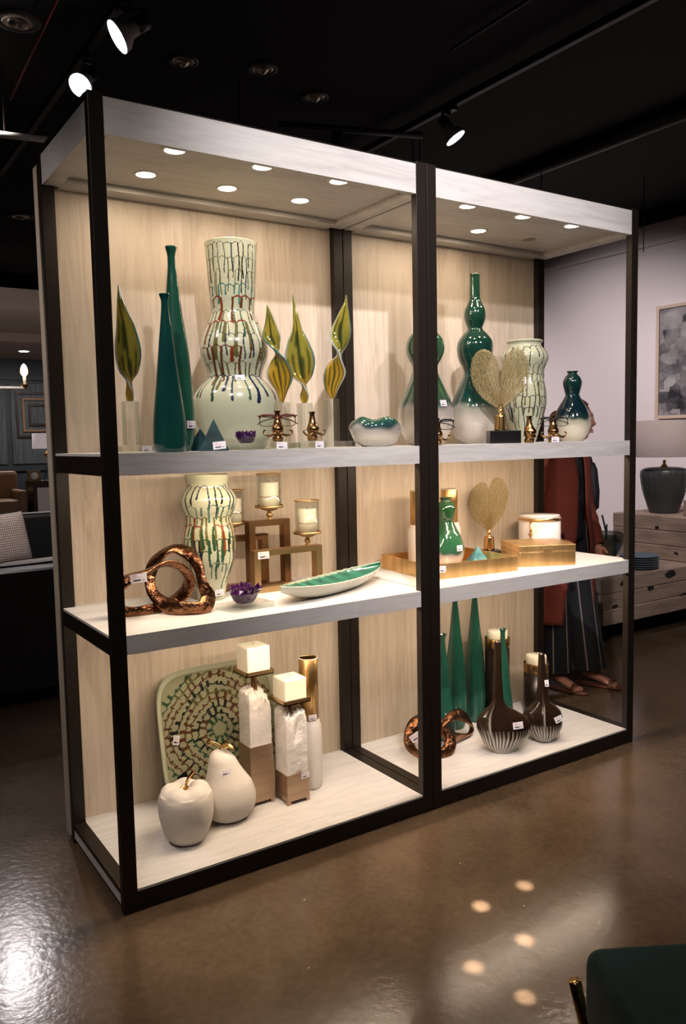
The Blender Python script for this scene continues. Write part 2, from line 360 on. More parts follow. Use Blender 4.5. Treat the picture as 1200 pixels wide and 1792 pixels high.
def spheroid(c, rx, ry, rz, seg=16, rings=10):
    V = []; F = []
    for j in range(1, rings):
        a = PI * j / rings
        for i in range(seg):
            b = 2 * PI * i / seg; V.append((c[0] + rx * math.sin(a) * math.cos(b), c[1] + ry * math.sin(a) * math.sin(b), c[2] - rz * math.cos(a)))
    for j in range(rings - 2):
        for i in range(seg):
            k = (i + 1) % seg; F.append((j * seg + i, j * seg + k, (j + 1) * seg + k, (j + 1) * seg + i))
    V += [(c[0], c[1], c[2] - rz), (c[0], c[1], c[2] + rz)]; b = len(V) - 2
    for i in range(seg):
        k = (i + 1) % seg; F.append((b, k, i)); F.append((b + 1, (rings - 2) * seg + i, (rings - 2) * seg + k))
    return V, F
def price_tag(parent, p, nrm, w=0.032, h=0.021, roll=0.0):
    """small printed sticker lying against the surface at local point p, facing nrm"""
    n = Vector(nrm).normalized(); r = Vector((0, 0, 1)).cross(n)
    if r.length < 0.05: r = Vector((1, 0, 0))
    r.normalize(); u = n.cross(r)
    r2 = r * math.cos(roll) + u * math.sin(roll); u2 = -r * math.sin(roll) + u * math.cos(roll)
    P = Vector(p) + n * 0.0012; V = []
    for s in (-0.0006, 0.0006):
        for a, b in ((-.5, -.5), (.5, -.5), (.5, .5), (-.5, .5)): V.append(P + r2 * (a * w) + u2 * (b * h) + n * s)
    F = [(0, 3, 2, 1), (4, 5, 6, 7), (0, 1, 5, 4), (1, 2, 6, 5), (2, 3, 7, 6), (3, 0, 4, 7)]
    uv = [(0, 0), (1, 0), (1, 1), (0, 1)] * 2
    o = mk('price_tag', V, F, M['tag'], parent, smooth=False, uvs=uv)
    o['label'] = 'white printed price sticker'; return o
def camdir(x, y):
    d = Vector((CAM.x - x, CAM.y - y, 0)).normalized(); return math.atan2(d.y, d.x)
def tag_round(o, prof, z, off=0.0, w=0.032, h=0.021, roll=0.0, sy=1.0):
    """sticker on a turned body at height z, off radians round from the side facing the aisle"""
    P = np.array(prof); r = float(np.interp(z, P[:, 1], P[:, 0])); a = camdir(*o.location[:2]) + off
    dz = 0.008; r1 = float(np.interp(z + dz, P[:, 1], P[:, 0])); r0 = float(np.interp(z - dz, P[:, 1], P[:, 0])); sl = (r0 - r1) / (2 * dz)
    r = math.hypot(r, w / 2)
    price_tag(o, (r * math.cos(a), r * math.sin(a) * sy, z), (math.cos(a), math.sin(a), sl), w, h, roll)

# ------------------------------------------------------------ levels measured from the furniture
SB, SM, SU = 0.0669, 0.8362, 1.3636
D, PT, PW, PD, FT, FB = 0.5632, 0.048, 0.0432, 0.0292, 2.3412, 2.2406
W1, GAP, W2 = 1.1784, 0.0032, 1.1723

# ------------------------------------------------------------ room shell
def slab(name, x0, x1, y0, y1, z0, z1, m): return struct(box(name, x0, x1, y0, y1, z0, z1, m, bev=0))
slab('floor', -6, 6.1, -6, 14, -0.1, 0, M['floor'])
slab('ceiling', -6, 6.1, -6, 14, 3.45, 3.55, M['black'])
slab('wall_right', 6.0, 6.1, -6, 14, 0, 3.33, M['wallwhite'])
slab('trim_1', 5.96, 6.0, -6, 14, 3.33, 3.45, M['black'])
slab('trim_2', 5.965, 6.0, -6, 14, 3.13, 3.155, M['wallwhite'])
slab('baseboard_right', 5.98, 6.0, -6, 14, 0, 0.12, M['wallwhite'])
slab('wall_left', -6.1, -6, -6, 14, 0, 3.45, M['walldark'])
slab('wall_front', -6, 6.1, -6.1, -6, 0, 3.45, M['walldark'])
slab('wall_back', -6, 6.1, 13.6, 13.7, 0, 3.45, M['bluewall'])
slab('trim_3', -6, 5.9, 8.0, 13.6, 3.0, 3.05, M['beige'])          # dropped lounge ceiling
slab('trim_4', -6, 5.9, 7.9, 8.0, 3.0, 3.24, M['beige'])
slab('trim_5', -6, 5.9, 10.0, 10.25, 2.88, 3.0, M['beige'])
slab('baseboard_back', -6, 6, 13.57, 13.6, 0, 0.2, M['bluewall'])
slab('trim_6', -6, 6, 13.55, 13.6, 2.62, 2.7, M['bluewall'])
slab('trim_7', -6, 6, 13.55, 13.6, 0.95, 1.0, M['bluewall'])
for k in range(8):
    x0 = -0.6 + k * 0.78
    struct(mk('trim_%d' % (8 + k), *boxg(x0, x0 + 0.68, 13.57, 13.6, 1.08, 2.55), M['bluepanel'], smooth=False))

# ------------------------------------------------------------ display cabinets
def bay(x0, Wd, label, left, lights):
    t = thing('display_cabinet', label, 'shelving unit', (x0, 0, 0))
    def part(n, *a, m=M['frame'], bev=0.0015, parent=t): return box(n, *a, m, parent, bev)
    for xa in (0, Wd - PW):
        part('front_post', xa, xa + PW, 0, PD, 0, FT + 0.009)
        part('back_post', xa, xa + PW, D - PD, D, 0, FT + 0.0)
    # rails between the posts
    for xa in (0, Wd - PW):
        part('side_rail', xa, xa + PW, PD, D - PD, SB - 0.012, SB + 0.002)
        for z, hh in ((SM, 0.057), (SU, 0.0635)): part('side_rail', xa, xa + PW, PD, D - PD, z - hh, z - 0.008)
        part('side_rail', xa, xa + PW, PD, D - PD, FT + 0.0005, FT + 0.012)
    part('front_rail', PW, Wd - PW, 0.001, PD, 0.0, SB - 0.006)
    part('front_rail', PW, Wd - PW, 0.004, PD, FT + 0.0005, FT + 0.006)
    # shelves
    part('bottom_shelf', 0.003, Wd - 0.003, PD, D - PD, 0.018, SB - 0.0125, m=M['shelf'], bev=0)
    v, f = merge(boxg(PW, Wd - PW, 0.004, D, SB - 0.006, SB), boxg(PW, Wd - PW, PD, D, 0.05, SB - 0.006))
    mk('bottom_shelf', v, f, M['shelf'], t, smooth=False)
    for z, hh in ((SM, 0.057), (SU, 0.0635)):
        v, f = merge(boxg(PW, Wd - PW, 0.0, PD, z - hh, z), boxg(0.003, Wd - 0.003, PD, D - PD, z - 0.0075, z), boxg(PW, Wd - PW, D - PD, D, z - hh, z), boxg(PW, Wd - PW, PD, D - PD, z - 0.030, z - 0.0075))
        o = mk('shelf', v, f, M['shelf'], t, smooth=False)
    # top box: fascia, side fascias, soffit
    v, f = merge(boxg(PW, Wd - PW, 0.002, 0.022, FB, FT))
    mk('front_fascia', v, f, M['shelf'], t, smooth=False)
    for xa in (0.004, Wd - 0.024): mk('side_fascia', *boxg(xa, xa + 0.02, PD, D - PD, FB, FT), M['shelf'], t, smooth=False)
    v, f = merge(boxg(0.024, Wd - 0.024, PD, D, 2.262, 2.275), boxg(0.024, 0.058, PD, D - PD, FB + 0.0005, 2.262), boxg(Wd - 0.058, Wd - 0.024, PD, D - PD, FB + 0.0005, 2.262), boxg(0.058, Wd - 0.058, D - 0.075, D, FB + 0.0005, 2.262))
    mk('soffit', v, f, M['shelf'], t, smooth=False)
    mk('top_panel', *boxg(0.004, Wd - 0.004, 0.02, D, FT - 0.006, FT), M['shelf'], t, smooth=False)
    part('back_panel', -0.005 if left else 0.0, Wd, D, D + PT, 0.02, 2.31, m=M['veneer'], bev=0.001)
    for (lx, ly, on) in lights:
        ring = [(0.036, 2.259), (0.040, 2.2605), (0.042, 2.262)]
        dl = mk('downlight', *latheg([(0.030, 2.2605), (0.033, 2.259), (0.038, 2.259), (0.041, 2.262)], 32, lx, ly, 1, False), M['trim'], t)
        mk('lens', *latheg([(0.0, 2.2600), (0.031, 2.2600), (0.031, 2.2617), (0.0, 2.2617)], 32, lx, ly, 1, False), M['lens' if on else 'lensoff'], dl)
        if on:
            s = area('soffit_beam', (x0 + lx, ly, 2.2575), (x0 + lx, ly + 0.001, 0), P_SOFFIT, 0.06, 0.06, WARM); s.data.shape = 'DISK'
    for z, hh in ((SM, 0.057), (SU, 0.0635)):
        part('light_strip', PW + 0.03, Wd - PW - 0.03, 0.040, 0.056, z - 0.041, z - 0.0305, m=M['trim'], bev=0)
        a = area('strip_glow', (x0 + Wd / 2, 0.048, z - 0.044), (x0 + Wd / 2, 0.16, z - 0.5), P_STRIP * (1.25 if z == SU else 1.0), Wd - 0.2, 0.012, WARM)
    return t
bay(0, W1, 'left bay of the lit shelving unit, pale oak back, dark metal posts', True, [(0.28, 0.08, 1), (0.575, 0.08, 1), (0.866, 0.08, 1), (0.283, 0.335, 1), (0.573, 0.335, 1), (0.864, 0.335, 1)])
bay(W1 + GAP, W2, 'right bay of the lit shelving unit, open on its far side', False, [(0.27, 0.085, 1), (0.564, 0.085, 1), (0.851, 0.085, 1), (0.27, 0.34, 1), (0.561, 0.34, 1), (0.86, 0.34, 0)])

# ------------------------------------------------------------ glaze painting (surface colour of the pots)
CREAM = np.array((0.41, 0.42, 0.30)); NAVY = (0.012, 0.02, 0.05); OLIVE = (0.10, 0.09, 0.03); RED = (0.17, 0.035, 0.012); GRN = (0.02, 0.065, 0.032); TEAL = (0.03, 0.11, 0.095); BLK = (0.012, 0.014, 0.012); BRN = (0.09, 0.035, 0.015)
def drip_colfn(rings, seed, H, R):
    """rings: (z, main colour, alt colour, count, mean length, width)"""
    def fn(th, zz, outer):
        r = np.random.RandomState(seed); n = len(th); C = np.tile(CREAM, (n, 1)) * 1.0
        for (z0, c1, c2, cnt, ln, wd) in rings:
            ph = r.rand(); ang = (np.arange(cnt) + r.uniform(-.22, .22, cnt)) / cnt + ph
            # scalloped line joining the drips
            srt = np.sort(ang % 1.0); idx = np.searchsorted(srt, th % 1.0)
            lo = srt[idx - 1] - (idx == 0); hi = np.where(idx == cnt, srt[0] + 1, srt[idx % cnt])
            u = np.clip((th - lo) / np.maximum(hi - lo, 1e-6), 0, 1)
            zl = z0 + 0.010 * (1 - (2 * u - 1) ** 2) * 0.8 + 0.003 * np.sin(th * 40 + seed)
            sel = r.rand(cnt); seg_on = (r.rand(cnt) < 0.72)[idx % cnt]; mk_ = (np.abs(zz - zl) < wd * 0.34) & seg_on
            C[mk_ & outer] = c1
            for i in range(cnt):
                a = ang[i]; L_ = ln * r.uniform(0.55, 1.9); w0 = wd * r.uniform(0.6, 1.35); c = c1 if sel[i] < 0.65 else c2
                wob = 0.0025 * np.sin(zz * r.uniform(30, 70) + r.rand() * 6)
                da = ((th - a + 0.5) % 1.0 - 0.5) * 2 * PI * R + wob
                t = (z0 + 0.003 - zz) / L_
                ww = w0 * (0.62 + 0.3 * np.clip(t, 0, 1) ** 3) ; 
                m1 = (t > -0.02) & (t < 1) & (np.abs(da) < ww * np.sqrt(np.clip(1 - np.clip((t - 0.9) / 0.1, 0, 1) ** 2, 0, 1)))
                C[m1 & outer] = c
        return C
    return fn
def ombre(z0, dark, top, white, edge=0.015, mid=None):
    dark = np.array(dark); top = np.array(top); white = np.array(white); mid = np.array(mid if mid is not None else dark)
    def fn(th, zz, outer):
        n = 0.006 * np.sin(th * 2 * PI * 3 + 1) + 0.004 * np.sin(th * 2 * PI * 7)
        t = np.clip((zz - z0 + n) / edge, 0, 1)[:, None]; t = t * t * (3 - 2 * t)
        g = np.clip((zz - z0) / (zz.max() - z0), 0, 1)[:, None]
        mot = (0.92 + 0.12 * np.sin(th * 2 * PI * 3 + zz * 17) * np.sin(zz * 40 + th * 9))[:, None]
        up_ = (dark * (1 - g) + top * g) * mot
        band = np.exp(-((zz - z0 - edge * 0.3) / (edge * 1.3)) ** 2)[:, None]
        c = white * (1 - t) + up_ * t
        return c * (1 - 0.45 * band) + mid * 0.45 * band
    return fn

# ------------------------------------------------------------ vases
P_BIGDRIP = (0.582, 0.340, [(0.094, 0.0), (0.1055, 0.0097), (0.1136, 0.0218), (0.1297, 0.044), (0.1457, 0.0944), (0.1506, 0.1346), (0.1484, 0.1747), (0.1371, 0.2047), (0.1149, 0.2307), (0.0987, 0.2486), (0.0976, 0.2646), (0.1026, 0.2845), (0.1126, 0.3103), (0.1185, 0.3322), (0.1184, 0.354), (0.1154, 0.3737), (0.1083, 0.3935), (0.0962, 0.4231), (0.0841, 0.4527), (0.076, 0.4743), (0.0759, 0.5018), (0.0789, 0.5312), (0.0837, 0.6094), (0.0884, 0.6775), (0.0904, 0.7066), (0.0913, 0.7124)])
P_TALLGREEN = (0.309, 0.210, [(0.0405, 0.0), (0.0499, 0.0277), (0.0553, 0.0791), (0.0552, 0.1413), (0.0523, 0.2015), (0.0476, 0.265), (0.043, 0.3229), (0.0356, 0.3823), (0.0282, 0.4379), (0.0227, 0.4897), (0.0172, 0.5432), (0.0131, 0.5787), (0.0123, 0.6106), (0.0134, 0.623), (0.0163, 0.6353), (0.019, 0.6459)])
P_SHORTGREEN = (0.222, 0.060, [(0.044, 0.0), (0.05, 0.0279), (0.0473, 0.0999), (0.0412, 0.1563), (0.0343, 0.2124), (0.0274, 0.2751), (0.0205, 0.3391), (0.0145, 0.3928), (0.0111, 0.4263), (0.0105, 0.4463), (0.0122, 0.4564), (0.017, 0.468)])
P_GOURDTALL = (1.710, 0.330, [(0.0565, 0.0), (0.0625, 0.004), (0.086, 0.0276), (0.1055, 0.0643), (0.1128, 0.1009), (0.109, 0.1496), (0.0979, 0.186), (0.0819, 0.2224), (0.0647, 0.2587), (0.0513, 0.2877), (0.0483, 0.307), (0.0536, 0.3263), (0.0682, 0.3552), (0.0772, 0.3985), (0.0717, 0.4345), (0.051, 0.4633), (0.0364, 0.4776), (0.0316, 0.4872), (0.0376, 0.5039), (0.0444, 0.523), (0.0461, 0.5421), (0.0424, 0.5659), (0.0327, 0.5873), (0.0242, 0.6064), (0.0223, 0.6301), (0.0213, 0.6894), (0.0222, 0.713)])
P_GOURDWIDE = (1.436, 0.330, [(0.0565, 0.0), (0.0729, 0.0058), (0.0917, 0.0316), (0.108, 0.0667), (0.1138, 0.1017), (0.1125, 0.1413), (0.1007, 0.1832), (0.0795, 0.2296), (0.0584, 0.2758), (0.0502, 0.3035), (0.0525, 0.322), (0.0653, 0.345), (0.0769, 0.3727), (0.0787, 0.4025), (0.0698, 0.4324), (0.0511, 0.453), (0.0325, 0.4667), (0.0256, 0.4759), (0.0255, 0.485), (0.0302, 0.4941)])
P_DRIPTOP = (2.059, 0.380, [(0.0468, 0.0), (0.0505, 0.006), (0.0642, 0.0494), (0.0785, 0.0963), (0.0902, 0.1405), (0.0966, 0.1794), (0.0965, 0.2182), (0.0912, 0.257), (0.0833, 0.2956), (0.0859, 0.3214), (0.0962, 0.3471), (0.1055, 0.3754), (0.1026, 0.3985), (0.0883, 0.419), (0.0753, 0.4318), (0.0739, 0.4446), (0.0804, 0.4522), (0.0804, 0.4574)])
P_GOURDDARK = (2.287, 0.300, [(0.048, 0.0), (0.0516, 0.004), (0.0692, 0.0268), (0.0811, 0.0639), (0.0824, 0.1009), (0.0703, 0.1431), (0.0504, 0.1774), (0.0358, 0.2037), (0.0318, 0.2168), (0.0358, 0.2326), (0.0431, 0.2667), (0.037, 0.2902), (0.0238, 0.3059), (0.0198, 0.3112), (0.0225, 0.3164), (0.0264, 0.3216)])
P_GOURDMID = (1.543, 0.335, [(0.0438, 0.0), (0.0535, 0.0055), (0.068, 0.03), (0.0777, 0.0668), (0.0752, 0.0986), (0.063, 0.1352), (0.046, 0.1669), (0.0339, 0.1912), (0.0315, 0.201), (0.0363, 0.218), (0.0416, 0.2495), (0.0338, 0.2714), (0.0229, 0.2835), (0.0217, 0.2883), (0.0278, 0.298)])
P_DRIPMID = (0.473, 0.365, [(0.0458, 0.0), (0.0494, 0.006), (0.0549, 0.037), (0.0629, 0.0678), (0.0751, 0.0986), (0.0891, 0.1395), (0.0931, 0.1702), (0.094, 0.2008), (0.0909, 0.2415), (0.0827, 0.2719), (0.0817, 0.2881), (0.0847, 0.3023), (0.0947, 0.3225), (0.1007, 0.3427), (0.1006, 0.3629), (0.0865, 0.3871), (0.0744, 0.3972), (0.0723, 0.4113), (0.0763, 0.4314), (0.0773, 0.4414)])

big_rings = [(0.692, NAVY, BLK, 24, 0.075, 0.0034), (0.645, OLIVE, NAVY, 22, 0.06, 0.0036), (0.603, OLIVE, BLK, 22, 0.05, 0.0036), (0.555, TEAL, (0.05, 0.16, 0.13), 20, 0.045, 0.0055), (0.515, RED, BRN, 14, 0.055, 0.0085), (0.468, GRN, BLK, 22, 0.06, 0.0036), (0.430, RED, OLIVE, 16, 0.075, 0.0085), (0.388, NAVY, OLIVE, 24, 0.06, 0.0034), (0.345, BRN, RED, 22, 0.07, 0.006), (0.292, OLIVE, BRN, 24, 0.05, 0.004), (0.248, NAVY, GRN, 22, 0.075, 0.0055)]
x, y, pr = P_BIGDRIP
o = lathe('drip_vase', pr, M['drip'], None, 400, 520, 0.007, 0.15, (x, y, SU), colfn=drip_colfn(big_rings, 3, 0.71, 0.10))
tag(o, 'tallest vase, cream with dripping navy, green and rust glaze, wide cylindrical neck', 'vase'); tag_round(o, pr, 0.245, 0.17, 0.034, 0.021)
med_rings = [(0.400, NAVY, BLK, 22, 0.065, 0.0046), (0.330, TEAL, GRN, 22, 0.05, 0.0042), (0.292, OLIVE, RED, 22, 0.08, 0.0062), (0.262, RED, GRN, 16, 0.09, 0.0066), (0.215, GRN, BLK, 22, 0.07, 0.0058), (0.175, GRN, NAVY, 22, 0.055, 0.0050), (0.130, GRN, OLIVE, 20, 0.05, 0.0046)]
x, y, pr = P_DRIPMID
o = lathe('drip_vase', pr, M['drip'], None, 320, 360, 0.006, 0.1, (x, y, SM), colfn=drip_colfn(med_rings, 11, 0.44, 0.09))
tag(o, 'cream vase with green and red drips standing behind the bronze knot on the middle shelf', 'vase'); tag_round(o, pr, 0.030, 0.55, 0.034, 0.022)
x, y, pr = P_DRIPTOP
o = lathe('drip_vase', pr, M['drip'], None, 320, 360, 0.006, 0.1, (x, y, SU), colfn=drip_colfn([(0.420, NAVY, BLK, 20, 0.075, 0.0042), (0.34, OLIVE, NAVY, 20, 0.05, 0.0036), (0.30, OLIVE, GRN, 20, 0.05, 0.004), (0.265, OLIVE, BRN, 20, 0.09, 0.005), (0.20, NAVY, OLIVE, 20, 0.06, 0.0045), (0.15, NAVY, GRN, 20, 0.07, 0.0045)], 23, 0.44, 0.09))
tag(o, 'cream drip-glazed vase with short rim beside the dark gourd vase, top shelf', 'vase')

WH = (0.52, 0.46, 0.39)
x, y, pr = P_GOURDTALL
o = lathe('gourd_vase', pr, M['ombre'], None, 128, 160, 0.004, 0.08, (x, y, SU), colfn=ombre(0.142, (0.004, 0.034, 0.032), (0.012, 0.045, 0.022), WH, 0.03, (0.02, 0.09, 0.06)))
tag(o, 'tallest green gourd vase with long thin neck and white lower half', 'vase')
x, y, pr = P_GOURDWIDE
o = lathe('gourd_vase', pr, M['ombre'], None, 128, 160, 0.004, 0.08, (x, y, SU), colfn=ombre(0.135, (0.03, 0.085, 0.035), (0.035, 0.10, 0.05), WH, 0.035, (0.05, 0.06, 0.08)))
tag(o, 'large green and white gourd vase half hidden behind the centre post, top shelf', 'vase'); tag_round(o, pr, 0.165, 0.72, 0.032, 0.025)
x, y, pr = P_GOURDDARK
o = lathe('gourd_vase', pr, M['ombre'], None, 128, 160, 0.003, 0.05, (x, y, SU), colfn=ombre(0.092, (0.003, 0.010, 0.022), (0.006, 0.032, 0.026), (0.58, 0.53, 0.42), 0.02, (0.02, 0.06, 0.03)))
tag(o, 'small dark blue-green gourd vase at the far right end of the top shelf', 'vase')
x, y, pr = P_GOURDMID
o = lathe('gourd_vase', pr, M['ombre'], None, 128, 160, 0.003, 0.05, (x, y, SM + 0.0055), colfn=ombre(0.062, (0.03, 0.12, 0.055), (0.02, 0.07, 0.025), (0.50, 0.44, 0.41), 0.012, (0.02, 0.06, 0.07)))
tag(o, 'small glossy green gourd vase standing in the gold tray', 'vase'); tag_round(o, pr, 0.090, 0.80, 0.032, 0.024)

def squarish(k=0.06):
    def w(x, y, z):
        a = math.atan2(y, x); r = math.hypot(x, y) * (1 + k * math.cos(4 * a) * -0.5); return (r * math.cos(a), r * math.sin(a), z)
    return w
x, y, pr = P_TALLGREEN
o = lathe('bottle_vase', pr, M['greenglaze'], None, 72, 120, 0.003, 0.03, (x, y, SU), warp=squarish())
tag(o, 'taller of the two slender green bottle vases on the top shelf', 'vase'); tag_round(o, pr, 0.085, 0.80, 0.036, 0.024)
x, y, pr = P_SHORTGREEN
o = lathe('bottle_vase', pr, M['tealglaze'], None, 72, 120, 0.003, 0.03, (x, y, SU), warp=squarish())
tag(o, 'shorter dark teal bottle vase in front of the taller green one, top shelf', 'vase')
for bx, by, src, lb, tg, sc in ((1.579, 0.405, P_SHORTGREEN, 'green bottle vase mostly hidden behind the centre post, bottom shelf', 0.115, 1.0), (1.7127, 0.475, P_TALLGREEN, 'left one of the two tall green bottle vases rising behind the middle shelf edge', None, 0.93),
                            (1.848, 0.493, P_TALLGREEN, 'right one of the two tall green bottle vases rising behind the middle shelf edge', None, 0.95), (1.853, 0.315, P_SHORTGREEN, 'slim green bottle vase behind the long-necked black vase, bottom shelf', None, 0.97)):
    pp = [(r * (0.9 if src is P_TALLGREEN else 1.0) * (0.93 if bx == 1.853 else 1), z) for r, z in src[2]]
    o = lathe('bottle_vase', pp, M['greenglaze'], None, 64, 110, 0.003, 0.03, (bx, by, SB), warp=squarish())
    tag(o, lb, 'vase')
    if tg: tag_round(o, pp, tg, 0.5, 0.036, 0.026)

# white bottles with gold necks
def gold_bottle(prof, loc, label, body_m, tagz=None, off=0.2):
    nb = prof[:-1]; rn = prof[-1][0]; zn = prof[-2][1]; zt = prof[-1][1]
    t = thing('gold_necked_bottle', label, 'vase', loc)
    lathe('body', nb, body_m, t, 64, 60, closed=True)
    lathe('neck', [(rn, zn - 0.001), (rn, zt - 0.002)], M['brushedgold'], t, 64, inner=0.003, depth=0.1)
    ring = latheg([(rn - 0.003, zt - 0.004), (rn + 0.0004, zt - 0.004), (rn + 0.0004, zt), (rn - 0.003, zt)], 64, cap0=False); mk('rim', *ring, M['cream'], t)
    if tagz:
        a = camdir(loc[0], loc[1]) + off; price_tag(t, (rn * 1.04 * math.cos(a), rn * 1.04 * math.sin(a), tagz), (math.cos(a), math.sin(a), 0), 0.032, 0.021)
P_WBOTTLE = [(0.0373, 0.0), (0.0428, 0.0136), (0.046, 0.0816), (0.047, 0.1719), (0.0447, 0.2348), (0.0393, 0.2572), (0.0371, 0.2684), (0.0364, 0.5063)]
gold_bottle(P_WBOTTLE, (0.841, 0.320, SB), 'tall white bottle with brushed gold neck, bottom shelf behind the stone candle holders', M['whitebottle'], 0.283, 0.35)
P_WB = [(0.0421, 0.0), (0.0483, 0.0175), (0.0507, 0.0799), (0.0506, 0.1496), (0.0444, 0.1694), (0.0395, 0.1818), (0.0388, 0.3276)]
gold_bottle(P_WB, (1.478, 0.432, SM + 0.0055), 'gold-necked white bottle in the tray, left of the centre post', M['whitebottle'])
gold_bottle([(r * 0.95, z) for r, z in P_WB], (1.643, 0.428, SM + 0.0055), 'gold-necked white bottle in the tray, directly behind the green gourd vase', M['whitebottle'], 0.170, 0.42)

# cylinder candle vases, bottom right
def pillar_vase(loc, r, h, hc, label):
    t = thing('candle_cylinder', label, 'candle holder', loc)
    lathe('cylinder', [(r * 0.96, 0), (r, 0.006), (r, h - 0.045)], M['brassblack'], t, 56, closed=True)
    lathe('gold_band', [(r, h - 0.045), (r * 1.015, h - 0.043), (r * 1.015, h - 0.002)], M['mottled'], t, 56, inner=0.004, depth=0.035)
    c = lathe('candle', [(r * 0.84, h - 0.04), (r * 0.84, hc - 0.005), (r * 0.78, hc), (0.004, hc + 0.001)], M['wax'], t, 48, closed=True)
    mk('wick', *tubeg([(0, 0, hc), (0.001, 0, hc + 0.008), (0.003, 0, hc + 0.012)], 0.001, 6), M['blackgloss'], c)
M['brassblack'] = mat('blackened_cylinder', (0.016, 0.010, 0.007), 0.3, 0.4, var=0.4, vscale=20)
M['mottled'] = mat('mottled_gold_band', (0.16, 0.07, 0.02), 0.25, 0.9, var=0.6, vscale=45, col2=(0.65, 0.40, 0.15))
pillar_vase((1.932, 0.432, SB), 0.0565, 0.398, 0.432, 'taller dark cylinder candle holder with gold band, behind the green bottle')
pillar_vase((2.155, 0.400, SB), 0.0585, 0.2486, 0.283, 'shorter dark cylinder candle holder with gold band, behind the smaller black vase')

# flattened black vases with white streaks
def axe_vase(loc, ring, label, crease, dz, tags):
    V = []; F = []; seg = 360; R_ = resample([(a, z) for a, b, z in ring], 90); R2_ = resample([(b, z) for a, b, z in ring], 90)
    zs = [q[2] for q in ring]; L_ = np.array(ring); zz = np.concatenate([[0], np.linspace(0.004, zs[-1], 100)])
    # world direction of the broad axis
    ax = Vector((0.80, -0.60, 0)); ay = Vector((0.60, 0.80, 0)); cols = []
    r = np.random.RandomState(5); hz = zs[-1]
    zb = next(z for a, b, z in ring if b - a > 0.15) if False else None
    wmax = max(b - a for a, b, z in ring); zw = [z for a, b, z in ring if (b - a) == wmax][0]
    for z in zz:
        a = np.interp(z, L_[:, 2], L_[:, 0]); b = np.interp(z, L_[:, 2], L_[:, 1]); c = (a + b) / 2; hw = (b - a) / 2
        th_ = min(hw, 0.012 + 0.042 * math.exp(-((z - zw * 0.75) / (zw * 0.9)) ** 2))
        for i in range(seg):
            t = 2 * PI * i / seg; u = math.cos(t); v_ = math.sin(t)
            rg = 0.006 * math.exp(-((u - crease) / 0.12) ** 2) * math.exp(-((z - zw * 1.2) / (zw * 0.9)) ** 2) if v_ < 0 else 0
            p = ax * (c + hw * u) + ay * ((th_ * v_) - rg); V.append((p.x, p.y, z))
            tt = t if v_ < 0 else -t; streak = math.sin(tt * 38 + 0.8 * math.sin(tt * 7)) + 0.45 * math.sin(tt * 83 + 1.3)
            k = z / zw; dark = np.array((0.018, 0.009, 0.005)); lt = np.array((0.50, 0.46, 0.40))
            amt = 0
            if k < dz:
                thr = 0.9 - 1.7 * (dz - k) / dz; amt = (1 / (1 + math.exp(-(streak - thr) * 5))) * (0.45 + 0.55 * min(1, (dz - k) / dz * 2.5))
            rim = math.exp(-((u - crease) / 0.035) ** 2) * math.exp(-((k - 1.1) / 0.55) ** 2) if v_ < 0 else 0
            amt = max(amt, rim * 0.7); cols.append(dark * (1 - amt) + lt * amt)
    n = len(zz)
    for j in range(n - 1):
        for i in range(seg):
            k = (i + 1) % seg; F.append((j * seg + i, j * seg + k, (j + 1) * seg + k, (j + 1) * seg + i))
    F.append(tuple(range(seg - 1, -1, -1)))
    # hollow mouth
    b0 = (n - 1) * seg; c = Vector(V[b0]) ; ctr = sum((Vector(V[b0 + i]) for i in range(seg)), Vector()) / seg; m0 = len(V)
    for i in range(seg): p = ctr + (Vector(V[b0 + i]) - ctr) * 0.7; V.append((p.x, p.y, p.z)); cols.append(np.array((0.02, 0.012, 0.008)))
    for i in range(seg): p = ctr + (Vector(V[b0 + i]) - ctr) * 0.7; V.append((p.x, p.y, p.z - 0.03)); cols.append(np.array((0.004, 0.003, 0.002)))
    for i in range(seg):
        k = (i + 1) % seg; F.append((b0 + i, b0 + k, m0 + k, m0 + i)); F.append((m0 + i, m0 + k, m0 + seg + k, m0 + seg + i))
    F.append(tuple(m0 + seg + i for i in range(seg)))
    o = mk('streaked_vase', V, F, M['streak'], None, loc=loc, cols=np.array(cols), fix=True); tag(o, label, 'vase')
    for (u, z, w_, h_, rl, de) in tags:
        p = ax * u - ay * de; nn = -ay * 1.0 + ax * (0.25 if u > 0 else -0.2); price_tag(o, (p.x, p.y, z), (nn.x, nn.y, 0.25), w_, h_, rl)
V1 = [(-0.0484, 0.0386, 0.0), (-0.0701, 0.0508, 0.0149), (-0.0869, 0.0749, 0.0349), (-0.1036, 0.1015, 0.0721), (-0.1155, 0.1112, 0.1044), (-0.1153, 0.1063, 0.1291), (-0.1056, 0.0871, 0.1539), (-0.0862, 0.0486, 0.1761), (-0.062, 0.0125, 0.1958), (-0.0487, -0.0018, 0.2205), (-0.0434, -0.0087, 0.331), (-0.0405, -0.0118, 0.4726)]
V2 = [(-0.0249, 0.025, 0.0), (-0.0449, 0.0399, 0.0102), (-0.0673, 0.0622, 0.0333), (-0.0897, 0.0771, 0.0666), (-0.0971, 0.0794, 0.1049), (-0.0847, 0.0694, 0.1355), (-0.0598, 0.0495, 0.1559), (-0.0375, 0.0221, 0.1788), (-0.0301, 0.0096, 0.2448), (-0.0252, 0.0007, 0.3863)]
axe_vase((1.6868, 0.1397, SB), V1, 'larger flattened black vase with long neck and white streaked base', -0.55, 0.95, [(0.050, 0.128, 0.044, 0.028, 0.05, 0.050)])
axe_vase((1.9097, 0.1218, SB), V2, 'smaller long-necked black vase with pale streaks, nearest the right end', 0.0, 0.8, [(0.052, 0.112, 0.036, 0.026, 0.35, 0.046), (0.006, 0.262, 0.018, 0.028, 0, 0.021)])

